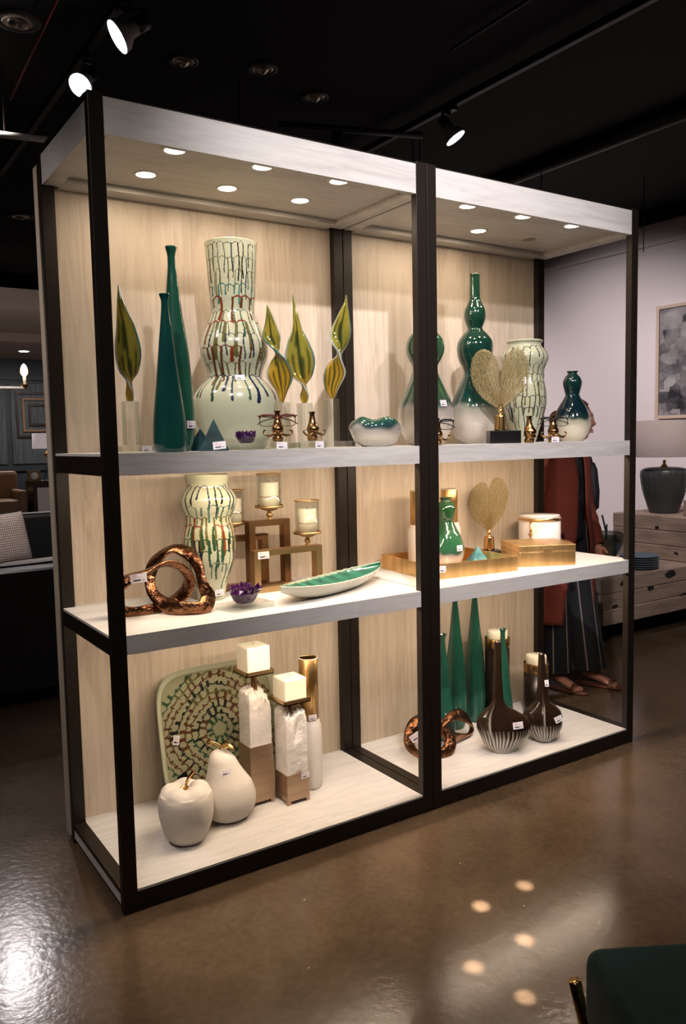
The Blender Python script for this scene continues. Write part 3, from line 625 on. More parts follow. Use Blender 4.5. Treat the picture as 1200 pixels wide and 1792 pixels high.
# folded bowl on the top shelf
def bowl_warp(x, y, z):
    a = math.atan2(y, x); k = min(1, max(0, (z - 0.055) / 0.04)); s = 1 + 0.05 * k * math.sin(3 * a + 0.6) + 0.03 * k * math.sin(5 * a)
    return (x * s, y * s * 0.85, z + 0.006 * k * math.sin(4 * a + 1))
bp_ = [(0.046, 0.0), (0.059, 0.003), (0.0843, 0.024), (0.0979, 0.0513), (0.102, 0.0680), (0.098, 0.0830), (0.088, 0.0950), (0.074, 0.1010)]
o = lathe('folded_bowl', bp_, M['ombre'], None, 96, 70, 0.006, 0.07, (1.061, 0.160, SU), warp=bowl_warp, colfn=ombre(0.060, (0.010, 0.05, 0.040), (0.012, 0.08, 0.045), (0.50, 0.46, 0.38), 0.018, (0.03, 0.035, 0.07)))
tag(o, 'low rounded bowl with green rim and white body, left of the centre post', 'bowl')

# ------------------------------------------------------------ apple and pear
def apple():
    t = thing('ceramic_apple', 'white ceramic apple with gold leaf at the front of the bottom shelf', 'ornament', (0.285, 0.200, SB))
    pr = [(0.012, 0.006), (0.028, 0.0), (0.0497, 0.004), (0.0726, 0.0298), (0.0878, 0.0794), (0.0914, 0.1289), (0.0856, 0.1624), (0.0684, 0.184), (0.0456, 0.1919), (0.025, 0.186), (0.010, 0.176), (0.001, 0.174)]
    def wp(x, y, z): a = math.atan2(y, x); k = 1 + 0.018 * math.cos(5 * a) * (1 if z < 0.16 else 0.4); return (x * k, y * k, z + (0.004 * math.cos(5 * a) if z > 0.17 else 0))
    lathe('body', pr, M['cream'], t, 80, 90, closed=True, warp=wp)
    P = [RT * 0.0 + Vector((0, 0, 0.170)), Vector((0.002, 0, 0.19)), Vector((0.010, -0.006, 0.215)), Vector((0.021, -0.012, 0.232)), Vector((0.026, -0.014, 0.238))]
    C = catmull(P, 18); tube('stem', C, list(np.linspace(0.0042, 0.0062, 18)), M['gold'], t)
    leaf(t, Vector((0.004, -0.006, 0.190)), Vector((-0.040, -0.030, 0.158)), 0.013, Vector((-0.25, -0.45, 0.85)))
def leaf(parent, a, b, hw, n, name='leaf'):
    V = []; F = []; N_ = 16; K = 7; d = b - a; s = d.normalized().cross(n).normalized(); nn = s.cross(d.normalized())
    if nn.dot(n) < 0: nn = -nn
    for side in (0, 1):
        for i in range(N_ + 1):
            t = i / N_; w_ = hw * math.sin(PI * t ** 0.8) ** 0.8 + 0.0006
            for k in range(K):
                u = -1 + 2 * k / (K - 1); p = a + d * t + s * (w_ * u) + nn * (0.010 * math.sin(PI * t) + 0.004 * u * u - 0.0014 * side); V.append(p)
    o = (N_ + 1) * K
    for q in (0, 1):
        for i in range(N_):
            for k in range(K - 1): F.append((q * o + i * K + k, q * o + i * K + k + 1, q * o + (i + 1) * K + k + 1, q * o + (i + 1) * K + k))
    for i in range(N_):
        for k in (0, K - 1): F.append((i * K + k, (i + 1) * K + k, o + (i + 1) * K + k, o + i * K + k))
    for i in (0, N_):
        for k in range(K - 1): F.append((i * K + k, i * K + k + 1, o + i * K + k + 1, o + i * K + k))
    return mk(name, V, F, M['gold'], parent)
apple()
def pear():
    t = thing('ceramic_pear', 'white ceramic pear with gold stem beside the apple on the bottom shelf', 'ornament', (0.471, 0.269, SB))
    pr = [(0.014, 0.006), (0.034, 0.0), (0.058, 0.006), (0.083, 0.0262), (0.095, 0.063), (0.0939, 0.0943), (0.0827, 0.1298), (0.0665, 0.1632), (0.0544, 0.1923), (0.0443, 0.2193), (0.0302, 0.2379), (0.0141, 0.2462), (0.001, 0.2483)]
    def wp(x, y, z): a = math.atan2(y, x); k = 1 + 0.022 * math.cos(3 * a + 0.8) * max(0, 1 - z / 0.2); s = max(0, z - 0.13); return (x * k - s * 0.22 * 0.83, y * k + s * 0.22 * 0.55, z)
    lathe('body', pr, M['cream'], t, 80, 90, closed=True, warp=wp)
    tip = Vector((-0.021, 0.014, 0.246))
    C = catmull([tip, tip + Vector((0.002, 0, 0.012)), tip + Vector((-0.008, 0.006, 0.022)), tip + Vector((-0.022, 0.014, 0.028)), tip + Vector((-0.036, 0.022, 0.022))], 20)
    tube('stem', C, list(np.linspace(0.0035, 0.0058, 20)), M['gold'], t)
    leaf(t, tip + Vector((0.0, -0.002, 0.010)), tip + Vector((0.040, -0.034, 0.004)), 0.013, Vector((0.1, -0.5, 0.8)))
    a = camdir(0.471, 0.269) + 0.12
    price_tag(t, (-0.012 + 0.0545 * math.cos(a), 0.006 + 0.0545 * math.sin(a), 0.186), (math.cos(a), math.sin(a), 0.35), 0.034, 0.022, 0.1)
pear()

# ------------------------------------------------------------ platter
def platter():
    n = 230; S_ = 0.247; cols = []; V = []; F = []
    def sq(u, v):   # square grid to superellipse plate
        k = (abs(u) ** 5 + abs(v) ** 5) ** 0.2 if (u or v) else 0; m_ = max(abs(u), abs(v)); s = m_ / k if k else 1; return u * s * S_, v * s * S_
    g = np.linspace(-1, 1, n); rr = np.random.RandomState(3)
    P = np.array([[sq(u, v) for u in g] for v in g]).reshape(-1, 2)
    m_ = np.maximum(np.abs(np.tile(g, n)), np.abs(np.repeat(g, n)))
    zf = 0.006 + 0.030 * np.clip((m_ - 0.80) / 0.20, 0, 1) ** 1.6
    R_ = np.hypot(P[:, 0], P[:, 1]); TH = np.arctan2(P[:, 1], P[:, 0]); C = np.tile(np.array((0.30, 0.30, 0.19)), (n * n, 1))
    sqr = R_ * (1 + 0.06 * (np.cos(4 * TH) * -1) * np.clip(R_ / 0.2, 0, 1))
    pal = [GRN, BLK, BRN, GRN, BRN, BLK, BRN, OLIVE, BRN, BRN, BRN]
    r0 = 0.028
    for k in range(9):
        cnt = 10 + k * 5; ph = rr.rand() * 6; jit = rr.uniform(-.25, .25, cnt); rad = r0 + k * 0.0262
        a = ((TH - ph) / (2 * PI)) % 1.0 * cnt; i = np.floor(a).astype(int) % cnt; f = a - np.floor(a)
        wob = 0.0065 * np.abs(np.sin(PI * (a + jit[i] * 0.8))) + 0.003 * np.sin(5 * TH + k * 2.1) + 0.002 * np.sin(13 * TH + k)
        c1 = np.array(pal[k]); c2 = np.array(pal[(k + 3) % 11])
        side = np.where(TH > 1.2, 0, 1)
        mring = np.abs(sqr - rad - wob) < 0.0027; pick = (np.sin(TH * 1.0 + k) > 0)[:, None]
        cc = np.where(pick, c1, c2)
        fr = np.abs(((a + jit[i]) % 1.0) - 0.5); ln = 0.0262 * (0.80 + 0.45 * np.sin(i * 7.3 + k))
        mdrip = (fr * rad * 2 * PI / cnt < 0.0034 + 0.0024 * np.abs(np.sin(i * 3.1))) & (sqr > rad - 0.002) & (sqr < rad + ln)
        lim = m_ < 0.90
        C[(mring | mdrip) & lim] = cc[(mring | mdrip) & lim]
    C[m_ > 0.93] = (0.50, 0.52, 0.38)
    for (x_, y_), z_ in zip(P, zf): V.append((x_, -z_, y_))
    for j in range(n - 1):
        for i in range(n - 1): F.append((j * n + i, j * n + i + 1, (j + 1) * n + i + 1, (j + 1) * n + i))
    # back skin: offset outline, one shallower tray behind
    b = len(V); q = 24; gg = np.linspace(-1, 1, q)
    for v in gg:
        for u in gg:
            x_, y_ = sq(u, v); mm = max(abs(u), abs(v)); V.append((x_ * 1.003, 0.008 - 0.006 - 0.030 * max(0, (mm - 0.8) / 0.2) ** 1.6 + 0.0, y_ * 1.003))
            C = np.vstack([C, [0.50, 0.52, 0.38]]) if False else C
    for j in range(q - 1):
        for i in range(q - 1): F.append((b + j * q + i, b + (j + 1) * q + i, b + (j + 1) * q + i + 1, b + j * q + i + 1))
    C = np.vstack([C, np.tile((0.50, 0.52, 0.38), (q * q, 1))])
    o = mk('square_platter', V, F, M['dripmatte'], None, cols=C, fix=False)
    o.location = (0.548, 0.500, SB + 0.240); o.rotation_euler = (math.radians(-11), 0, 0)
    tag(o, 'large square platter with radiating brown and green drips, leaning on the back panel', 'platter')
    st = mk('price_tag_holder', *boxg(-0.199, -0.160, -0.0105, -0.009, -0.030, 0.022), M['blackgloss'], o, smooth=False); st['label'] = 'small dark backing card behind the price sticker'
    st.rotation_euler = (0, math.radians(-25), 0); st.location = (0.0, 0, -0.075)
    price_tag(o, (-0.178, -0.0125, -0.005), (0, -1, 0), 0.024, 0.034, -0.3)
platter()

# ------------------------------------------------------------ stone candle holders
def stone_holder(loc, zb, zs, zp, zc0, zc1, label, lean, seed, tagit):
    t = thing('stone_candle_holder', label, 'candle holder', loc); h = 0.0465
    # metal base box with cut feet
    v, f = merge(boxg(-h, h, -h, h, 0.014, zb), boxg(-h, -h + 0.014, -h, -h + 0.014, 0, 0.015), boxg(h - 0.014, h, -h, -h + 0.014, 0, 0.015), boxg(-h, -h + 0.014, h - 0.014, h, 0, 0.015), boxg(h - 0.014, h, h - 0.014, h, 0, 0.015))
    mk('metal_base', v, f, M['copperbox'], t, smooth=False)
    # rough stone block, broken top
    r = random.Random(seed); n = 14; V = []; F = []; lv = 22; ring = []
    s = h - 0.003
    for k in range(4 * n):
        q, m_ = divmod(k, n); u = -1 + 2 * m_ / n; ring.append([(u, -1), (1, u), (-u, 1), (-1, -u)][q])
    for j in range(lv):
        fz = j / (lv - 1)
        for (u, v_) in ring:
            top = zs - 0.055 * max(0, (-v_ * 0.6 + u * lean + 0.3 * math.sin(u * 5 + seed))) * 0.5
            z = zb + (top - zb) * fz; e = max(0, fz - 0.75) / 0.25; rn = r.uniform(-1, 1)
            gouge = 0.010 * math.exp(-((u - 0.1) / 0.35) ** 2) * max(0, math.sin(fz * 7 + seed)) if v_ < -0.9 and seed == 9 else 0
            k = s * (1 - 0.10 * e ** 2 * (1 + 0.6 * math.sin(u * 4 + seed)) + 0.020 * rn * (1 if j else 0) * (0.4 + e)); V.append((u * k, v_ * k + gouge, z + 0.007 * rn * e))
    m4 = 4 * n
    for j in range(lv - 1):
        for k in range(m4): l = (k + 1) % m4; F.append((j * m4 + k, j * m4 + l, (j + 1) * m4 + l, (j + 1) * m4 + k))
    c0 = len(V)
    for q_ in (0.7, 0.35):
        for k in range(m4):
            p = V[(lv - 1) * m4 + k]; V.append((p[0] * q_, p[1] * q_, p[2] + r.uniform(0.0, 0.010) + (0.012 if q_ < 0.5 else 0.006)))
    for k in range(m4):
        l = (k + 1) % m4; F.append(((lv - 1) * m4 + k, (lv - 1) * m4 + l, c0 + l, c0 + k)); F.append((c0 + k, c0 + l, c0 + m4 + l, c0 + m4 + k))
    V.append((0, 0, zs + 0.01)); cc = len(V) - 1
    for k in range(m4): F.append((c0 + m4 + k, c0 + m4 + (k + 1) % m4, cc))
    V.append((0, 0, zb)); cb = len(V) - 1
    for k in range(m4): F.append((k, cb, (k + 1) % m4))
    mk('stone_block', V, F, M['stone'], t, smooth=False)
    for dx in (-0.0055, 0.0055): box('stem_rod', dx - 0.005, dx + 0.005, -0.006, 0.006, zs - 0.05, zp, M['brassdark'], t, 0.001)
    p = 0.055
    v, f = merge(boxg(-p, p, -p, p, zp, zp + 0.004), boxg(-p, p, -p, -p + 0.003, zp, zp + 0.017), boxg(-p, p, p - 0.003, p, zp, zp + 0.017), boxg(-p, -p + 0.003, -p, p, zp, zp + 0.017), boxg(p - 0.003, p, -p, p, zp, zp + 0.017))
    mk('tray_plate', v, f, M['brass'], t, smooth=False)
    c = box('candle', -0.046, 0.046, -0.046, 0.046, zp + 0.004, zc1, M['wax'], t, 0.005)
    mk('wick', *tubeg([(0, 0, zc1 - 0.002), (0.001, 0, zc1 + 0.006)], 0.001, 6), M['blackgloss'], c)
    if tagit: price_tag(t, (0.030, -h, zb - 0.012), (0, -1, 0), 0.034, 0.022, 0.05)
stone_holder((0.617, 0.333, SB), 0.222, 0.412, 0.484, 0, 0.588, 'taller white stone candle holder on copper base with square candle', 0.1, 4, False)
stone_holder((0.728, 0.266, SB), 0.112, 0.345, 0.375, 0, 0.466, 'shorter white stone candle holder with square candle and price sticker', -0.5, 9, True)

# ------------------------------------------------------------ bronze knots
def knot(A, B, hwA, hwB, flat, label, base, tw=1.0):
    out = []
    for P, hw, sgn in ((A, hwA, 1), (B, hwB, -1)):
        Q = loopsmooth(P, 14); n = len(Q); Q = [(p[0] - base[0], p[1] - base[1], p[2] - base[2]) for p in Q]
        rad = [hw * (1 + 0.28 * math.sin(4 * PI * i / n + sgn)) for i in range(n)]; twl = [sgn * tw * (0.9 * math.sin(2 * PI * i / n * 2 + sgn) + 0.5) for i in range(n)]
        g = tubeg(Q, rad, 18, True, flat, twl)
        g = ([(v[0], v[1], max(v[2], 0.0005)) for v in g[0]], g[1]); out.append(g)
    o = mk('knot_sculpture', *merge(*out), M['bronze'], None, loc=base); tag(o, label, 'sculpture'); return o
KA = [(0.082, 0.25, 0.918), (0.117, 0.22, 0.957), (0.17, 0.19, 0.983), (0.243, 0.2, 1.004), (0.304, 0.22, 0.986), (0.346, 0.25, 0.939), (0.345, 0.28, 0.893), (0.312, 0.30, 0.858), (0.255, 0.262, 0.852), (0.20, 0.250, 0.852), (0.14, 0.255, 0.852), (0.09, 0.262, 0.872)]
KB = [(0.228, 0.3, 0.946), (0.25, 0.31, 0.994), (0.283, 0.31, 1.024), (0.32, 0.29, 1.038), (0.350, 0.25, 1.020), (0.358, 0.2, 0.983), (0.358, 0.17, 0.934), (0.372, 0.16, 0.887), (0.345, 0.150, 0.852), (0.285, 0.172, 0.852), (0.248, 0.225, 0.868), (0.226, 0.27, 0.901)]
k1 = knot(KA, KB, 0.0225, 0.0245, 0.42, 'hammered bronze knot of interlocked loops at the left of the middle shelf', (0.25, 0.24, SM), 0.7)
price_tag(k1, (0.142 - 0.25, 0.160 - 0.24, 0.974 - SM), (-0.42, -0.88, 0.15), 0.050, 0.028, 0.12)
K2A = [(1.317, 0.31, 0.164), (1.358, 0.33, 0.2), (1.42, 0.34, 0.216), (1.480, 0.32, 0.202), (1.503, 0.29, 0.158), (1.496, 0.26, 0.114), (1.454, 0.244, 0.084), (1.39, 0.241, 0.082), (1.335, 0.265, 0.090), (1.304, 0.29, 0.125)]
K2B = [(1.697, 0.352, 0.1), (1.680, 0.348, 0.135), (1.645, 0.340, 0.168), (1.594, 0.33, 0.190), (1.538, 0.31, 0.198), (1.497, 0.295, 0.190), (1.482, 0.29, 0.168), (1.496, 0.295, 0.139), (1.537, 0.31, 0.108), (1.593, 0.325, 0.086), (1.645, 0.338, 0.080), (1.684, 0.347, 0.085)]
k2 = knot(K2A, K2B, 0.0215, 0.0215, 0.42, 'bronze looped knot on the bottom shelf, partly behind the centre post', (1.48, 0.29, SB), 0.5)
price_tag(k2, (1.318 - 1.48, 0.276 - 0.29, 0.168 - SB), (-0.55, -0.83, 0.2), 0.044, 0.030, 0.6)

# ------------------------------------------------------------ twisted art-glass leaves
LR = Vector((0.833, -0.552, 0)).normalized(); LF = Vector((0.552, 0.833, 0)).normalized()
def glass_leaf(loc, knots, base_z, pillar_h, label, slab_off, slab_w, flip, tg):
    t = thing('glass_leaf_sculpture', label, 'glass sculpture', (loc[0], loc[1], SU))
    K = np.array([(z - SU, a, math.radians(th), ox) for z, a, th, ox in knots]); C = catmull(K, 120); seg = 28; V = []; F = []; cols = []
    for j, (z, a, th, ox) in enumerate(C):
        a = max(a, 0.0006); tk = min(a * 0.9, 0.009); c = math.cos(th); s = math.sin(th)
        for i in range(seg):
            p = 2 * PI * i / seg; u = math.cos(p); q = math.sin(p); X = a * u; Y = tk * q
            w_ = LR * (X * c - Y * s + ox) + LF * (X * s + Y * c); V.append((w_.x, w_.y, z))
            f = j / 119
            st = math.sin(abs(u) * 17 + 2.2 * math.sin(f * 5 + (1.5 if u > 0 else 0)) - f * 3.0); ed = max(0, (abs(u) - 0.80) / 0.2)
            am = np.array((0.55, 0.33, 0.03)); ol = np.array((0.24, 0.27, 0.05)); dk = np.array((0.025, 0.04, 0.015)); tl = np.array((0.01, 0.20, 0.26)); cl = np.array((0.75, 0.85, 0.80))
            g = min(1, max(0, 1.15 - f * 1.25 + 0.25 * math.sin(f * 9))); base = am * g + ol * (1 - g)
            k = max(0, min(1, (st - 0.30) * 2.6)); base = base * (1 - k * 0.85) + dk * k * 0.85
            if abs(u) < 0.05: base = dk
            base = base * (1 - ed) + (tl if u * flip > 0 else cl * 0.8) * ed
            if a < 0.012 and z > 0.35: base = base * 0.6 + ol * 0.4
            cols.append(base)
    n = 120
    for j in range(n - 1):
        for i in range(seg): k = (i + 1) % seg; F.append((j * seg + i, j * seg + k, (j + 1) * seg + k, (j + 1) * seg + i))
    F.append(tuple(range(seg - 1, -1, -1))); F.append(tuple((n - 1) * seg + i for i in range(seg)))
    mk('twisted_leaf', V, F, M['artglass'], t, cols=np.array(cols))
    h = 0.021
    box('pillar', -h, h, -h, h, 0.0225, pillar_h, M['acrylic'], t, 0.002)
    box('base_block', -slab_w / 2 + slab_off, slab_w / 2 + slab_off, -0.045, 0.045, 0, 0.022, M['acrylic'], t, 0.002)
    if tg: price_tag(t, (tg, -0.0455, 0.011), (0, -1, 0), 0.030, 0.017)
glass_leaf((0.128, 0.13), [(1.519, .010, 180, 0.0), (1.545, .014, 150, 0), (1.575, .016, 95, 0), (1.61, .03, 25, .0), (1.67, .040, 0, .0), (1.74, .030, -10, -.004), (1.80, .014, -15, -.014), (1.8635, .001, -20, -.020)], 0, 0.1545, 'twisted green and amber glass leaf at the left end, beside the front post', 0.02, 0.13, 1, 0.03)
glass_leaf((0.688, 0.195), [(1.5235, .006, 200, .0), (1.56, .02, 190, .0), (1.611, .046, 180, -.005), (1.66, .036, 150, -.008), (1.695, .028, 90, -.012), (1.725, .028, 40, -.025), (1.755, .031, 0, -.031), (1.80, .018, -10, -.033), (1.8548, .001, -10, -.042)], 0, 0.1595, 'twisted two-lobed glass leaf directly behind the red glasses', 0.0, 0.092, -1, None)
glass_leaf((0.785, 0.205), [(1.5225, .008, 180, 0), (1.55, .018, 150, 0), (1.579, .018, 95, 0), (1.62, .042, 20, -.01), (1.678, .054, 0, -.014), (1.74, .036, 0, -.018), (1.78, .018, 0, -.02), (1.84, .008, 0, -.026), (1.9018, .001, 0, -.033)], 0, 0.1585, 'tallest glass leaf, single broad blade with long spear tip', 0.0, 0.092, 1, None)
glass_leaf((0.893, 0.200), [(1.5385, .006, 180, .006), (1.575, .025, 175, .004), (1.624, .040, 180, .014), (1.67, .03, 140, .02), (1.697, .025, 90, .033), (1.73, .035, 40, .035), (1.778, .037, 0, .04), (1.83, .022, 0, .05), (1.88, .006, 0, .06), (1.9028, .003, 0, .062)], 0, 0.1745, 'twisted glass leaf nearest the dark back posts, beside the folded bowl', 0.03, 0.125, 1, -0.0)

# ------------------------------------------------------------ brass nose holders and spectacles
def nose_holder(loc, rotz, label, clear, s=1.0, tg=True):
    t = thing('nose_spectacle_stand', label, 'ornament', loc, rotz); b = 0.026 if clear else 0.0
    if clear:
        box('clear_block', -0.045, 0.045, -0.022, 0.022, 0, 0.0255, M['acrylic'], t, 0.0015)
        if tg: price_tag(t, (0.012, -0.022, 0.0125), (0, -1, 0), 0.034, 0.022)
    pr = [(0.016, 0), (0.0185, 0.008), (0.0185, 0.012), (0.0135, 0.020), (0.0165, 0.028), (0.0195, 0.040), (0.0175, 0.050), (0.0130, 0.062), (0.0100, 0.078), (0.0086, 0.090), (0.0105, 0.0975), (0.0115, 0.101)]
    pr = [(r * s, b + z * s) for r, z in pr]
    def wp(x, y, z):
        k = math.exp(-((z - b - 0.040 * s) / (0.020 * s)) ** 2); return (x, y - 0.008 * s * k if y < 0 else y, z)
    g1 = latheg(resample(pr, 60), 28, cap1=True); g1 = ([wp(*v) for v in g1[0]], g1[1])
    gs = [g1, spheroid((-0.0125 * s, -0.006 * s, b + 0.036 * s), 0.008 * s, 0.009 * s, 0.0075 * s), spheroid((0.0125 * s, -0.006 * s, b + 0.036 * s), 0.008 * s, 0.009 * s, 0.0075 * s)]
    body = mk('nose', *merge(*gs), M['brassnose'], t)
    for sg in (-1, 1):
        C = catmull([(0, -0.017 * s, b + 0.026 * s), (sg * 0.012 * s, -0.021 * s, b + 0.025 * s), (sg * 0.026 * s, -0.018 * s, b + 0.019 * s), (sg * 0.038 * s, -0.014 * s, b + 0.021 * s), (sg * 0.046 * s, -0.012 * s, b + 0.030 * s), (sg * 0.043 * s, -0.012 * s, b + 0.038 * s), (sg * 0.038 * s, -0.012 * s, b + 0.036 * s)], 34)
        tube('moustache', C, [0.0055 * s * (1 - 0.72 * (i / 33) ** 1.2) for i in range(34)], M['brassnose'], t, seg=10)
    if not clear and tg: price_tag(t, (0.004, -0.0195 * s, 0.012), (0, -1, 0), 0.032, 0.022)
    return t
M['brassnose'] = mat('antique_brass', (0.17, 0.09, 0.035), 0.26, 1.0, var=0.3, vscale=25, col2=(0.34, 0.20, 0.085))
def spectacles(loc, rotz, m, label, s=1.0, tilt=0.0):
    t = thing('eyeglasses', label, 'eyeglasses', loc, rotz)
    t.rotation_euler = (0, tilt, rotz)
    for sg in (-1, 1):
        cx = sg * 0.033 * s; P = []
        for i in range(36):
            a = 2 * PI * i / 36; c = math.cos(a); q = math.sin(a); e = 0.55
            P.append((cx + 0.0255 * s * math.copysign(abs(c) ** e, c), 0.0, -0.004 * s + 0.0185 * s * math.copysign(abs(q) ** e, q)))
        rad = [(0.0036 if p[2] > 0.004 * s else 0.0014) * s for p in P]
        rim = tube('lens_rim', P, rad, m, t, seg=8, closed=True)
        mk('lens', [(p[0], p[1] + 0.0003 * k, p[2]) for k in (-1, 1) for p in P], [tuple(range(35, -1, -1)), tuple(36 + i for i in range(36))] + [(i, (i + 1) % 36, 36 + (i + 1) % 36, 36 + i) for i in range(36)], M['glass'], rim, smooth=False)
        # temple folded inwards behind the lenses
        yo = 0.009 + (0.006 if sg > 0 else 0.0)
        C = catmull([(sg * 0.060 * s, 0.001, 0.012 * s), (sg * 0.0625 * s, yo * 0.6, 0.011 * s), (sg * 0.050 * s, yo, 0.010 * s), (0, yo + 0.018, 0.006 * s), (-sg * 0.045 * s, yo, -0.004 * s), (-sg * 0.066 * s, yo, -0.016 * s)], 28)
        tube('temple', C, [0.0034 * s] * 28, m, t, seg=8, flat=0.5)
    C = catmull([(-0.0085 * s, 0, 0.003 * s), (0, -0.001, 0.0065 * s), (0.0085 * s, 0, 0.003 * s)], 10)
    tube('bridge', C, 0.0022 * s, m, t, seg=8)
    return t
r1 = math.radians(-27)
def onnose(p, r, up, fwd=0.0185): return (p[0] + math.sin(r) * fwd, p[1] - math.cos(r) * fwd, p[2] + up)
n1 = (0.607, 0.085, SU); nose_holder(n1, r1, 'brass nose with moustache wearing the red glasses', True)
spectacles(onnose(n1, r1, 0.098), r1, M['redplastic'], 'red-brown eyeglasses resting on a brass nose, left bay top shelf')
n2 = (0.741, 0.085, SU); nose_holder(n2, math.radians(5), 'brass nose with moustache, without glasses, among the glass leaves', True, 0.97)
n3 = (1.752, 0.060, SU); nose_holder(n3, math.radians(38), 'brass moustached nose turned sideways in front of the black block', False, 1.08)
n4 = (1.902, 0.070, SU); nose_holder(n4, math.radians(-32), 'brass nose wearing black glasses at the right of the top shelf', False, 1.12)
spectacles(onnose(n4, math.radians(-32), 0.088, 0.020), math.radians(-32), M['darkplastic'], 'black eyeglasses resting on a brass nose, in front of the dark gourd vase', 0.95)
n5 = (1.290, 0.085, SU); nose_holder(n5, math.radians(-30), 'brass nose wearing dark glasses, hidden behind the centre post', False, 1.0, False)
spectacles(onnose(n5, math.radians(-30), 0.080), math.radians(-30), M['darkplastic'], 'dark eyeglasses peeking out from behind the centre post, top shelf')

# ------------------------------------------------------------ crystals and pyramids
def crystal(loc, r, h, seed, label, slab, rot, name='amethyst_cluster'):
    t = thing(name, label, 'crystal', loc, rot); rr = random.Random(seed); gs = []
    b = slab[2]
    core = latheg([(r * 0.50, b + 0.0003), (r * 0.62, b + h * 0.12), (r * 0.86, b + h * 0.45), (r * 0.80, b + h * 0.62), (r * 0.3, b + h * 0.66), (0.001, b + h * 0.66)], 18, 0, 0, 0.85)
    core = ([(v[0] * (1 + rr.uniform(-.06, .06)), v[1] * (1 + rr.uniform(-.06, .06)), max(b + 0.0003, v[2])) for v in core[0]], core[1]); gs.append(core)
    for k in range(46):
        a = rr.uniform(0, 2 * PI); e = rr.uniform(0.12, 1.35); d = Vector((math.cos(a) * math.cos(e), math.sin(a) * math.cos(e) * 0.85, math.sin(e)))
        base = Vector((math.cos(a) * r * rr.uniform(0.2, 0.62), math.sin(a) * r * 0.55, b + h * 0.48)); L_ = rr.uniform(0.34, 0.56) * r; w_ = rr.uniform(0.07, 0.13) * r
        s = d.cross(Vector((0.1, 0.2, 1))).normalized(); u = d.cross(s); V = []
        for q, (ln, ww) in enumerate(((0, 1), (0.75, 0.9), (1.0, 0.0))):
            if q < 2:
                for i in range(6): an = 2 * PI * i / 6; V.append(base + d * (L_ * ln) + (s * math.cos(an) + u * math.sin(an)) * (w_ * ww))
            else: V.append(base + d * L_)
        F = [(i, (i + 1) % 6, 6 + (i + 1) % 6, 6 + i) for i in range(6)] + [(6 + i, 6 + (i + 1) % 6, 12) for i in range(6)] + [tuple(range(5, -1, -1))]
        gs.append(([(v[0], v[1], max(v[2], b + 0.0003)) for v in V], F))
    mk('crystal', *merge(*gs), M['purple'], t, smooth=False)
    box('clear_base', -slab[0] / 2, slab[0] / 2, -slab[1] / 2, slab[1] / 2, 0, b, M['acrylic'], t, 0.0015)
    return t
crystal((0.500, 0.150, SM), 0.062, 0.075, 1, 'larger purple crystal cluster on a clear block, middle shelf', (0.165, 0.11, 0.018), math.radians(8))
crystal((0.490, 0.085, SU), 0.040, 0.046, 2, 'small purple crystal cluster on a clear block, top shelf', (0.095, 0.07, 0.022), 0)
def pyramid(loc, w_, h, m, label, rot, tg=False, sliced=False):
    V = [(-w_, -w_, 0), (w_, -w_, 0), (w_, w_, 0), (-w_, w_, 0)]; k = 0.04
    V = [(-w_, -w_, 0), (w_, -w_, 0), (w_, w_, 0), (-w_, w_, 0), (-w_ * k, -w_ * k, h), (w_ * k, -w_ * k, h), (w_ * k, w_ * k, h), (-w_ * k, w_ * k, h)]
    F = [(0, 3, 2, 1), (4, 5, 6, 7), (0, 1, 5, 4), (1, 2, 6, 5), (2, 3, 7, 6), (3, 0, 4, 7)]
    o = mk('stone_pyramid', V, F, m, None, smooth=False, loc=loc, rotz=rot); md = o.modifiers.new('b', 'BEVEL'); md.width = 0.0015; md.segments = 2
    tag(o, label, 'pyramid')
    if tg: price_tag(o, (w_ * 0.45, -w_ * 0.83, h * 0.17), (0, -h, w_), 0.040, 0.026, 0.1)
    return o
pyramid((0.385, 0.100, SU), 0.044, 0.098, M['tealstone'], 'dark teal stone pyramid with price sticker, in front of the tallest vase', math.radians(-30), True)
pyramid((0.385, 0.205, SU), 0.034, 0.072, M['tealstone'], 'smaller dark teal pyramid tucked behind the other, beside the green bottles', math.radians(12))
pyramid((1.705, 0.315, SM + 0.0055), 0.046, 0.078, M['tealstonel'], 'pale teal stone pyramid sitting inside the gold tray', math.radians(-20))

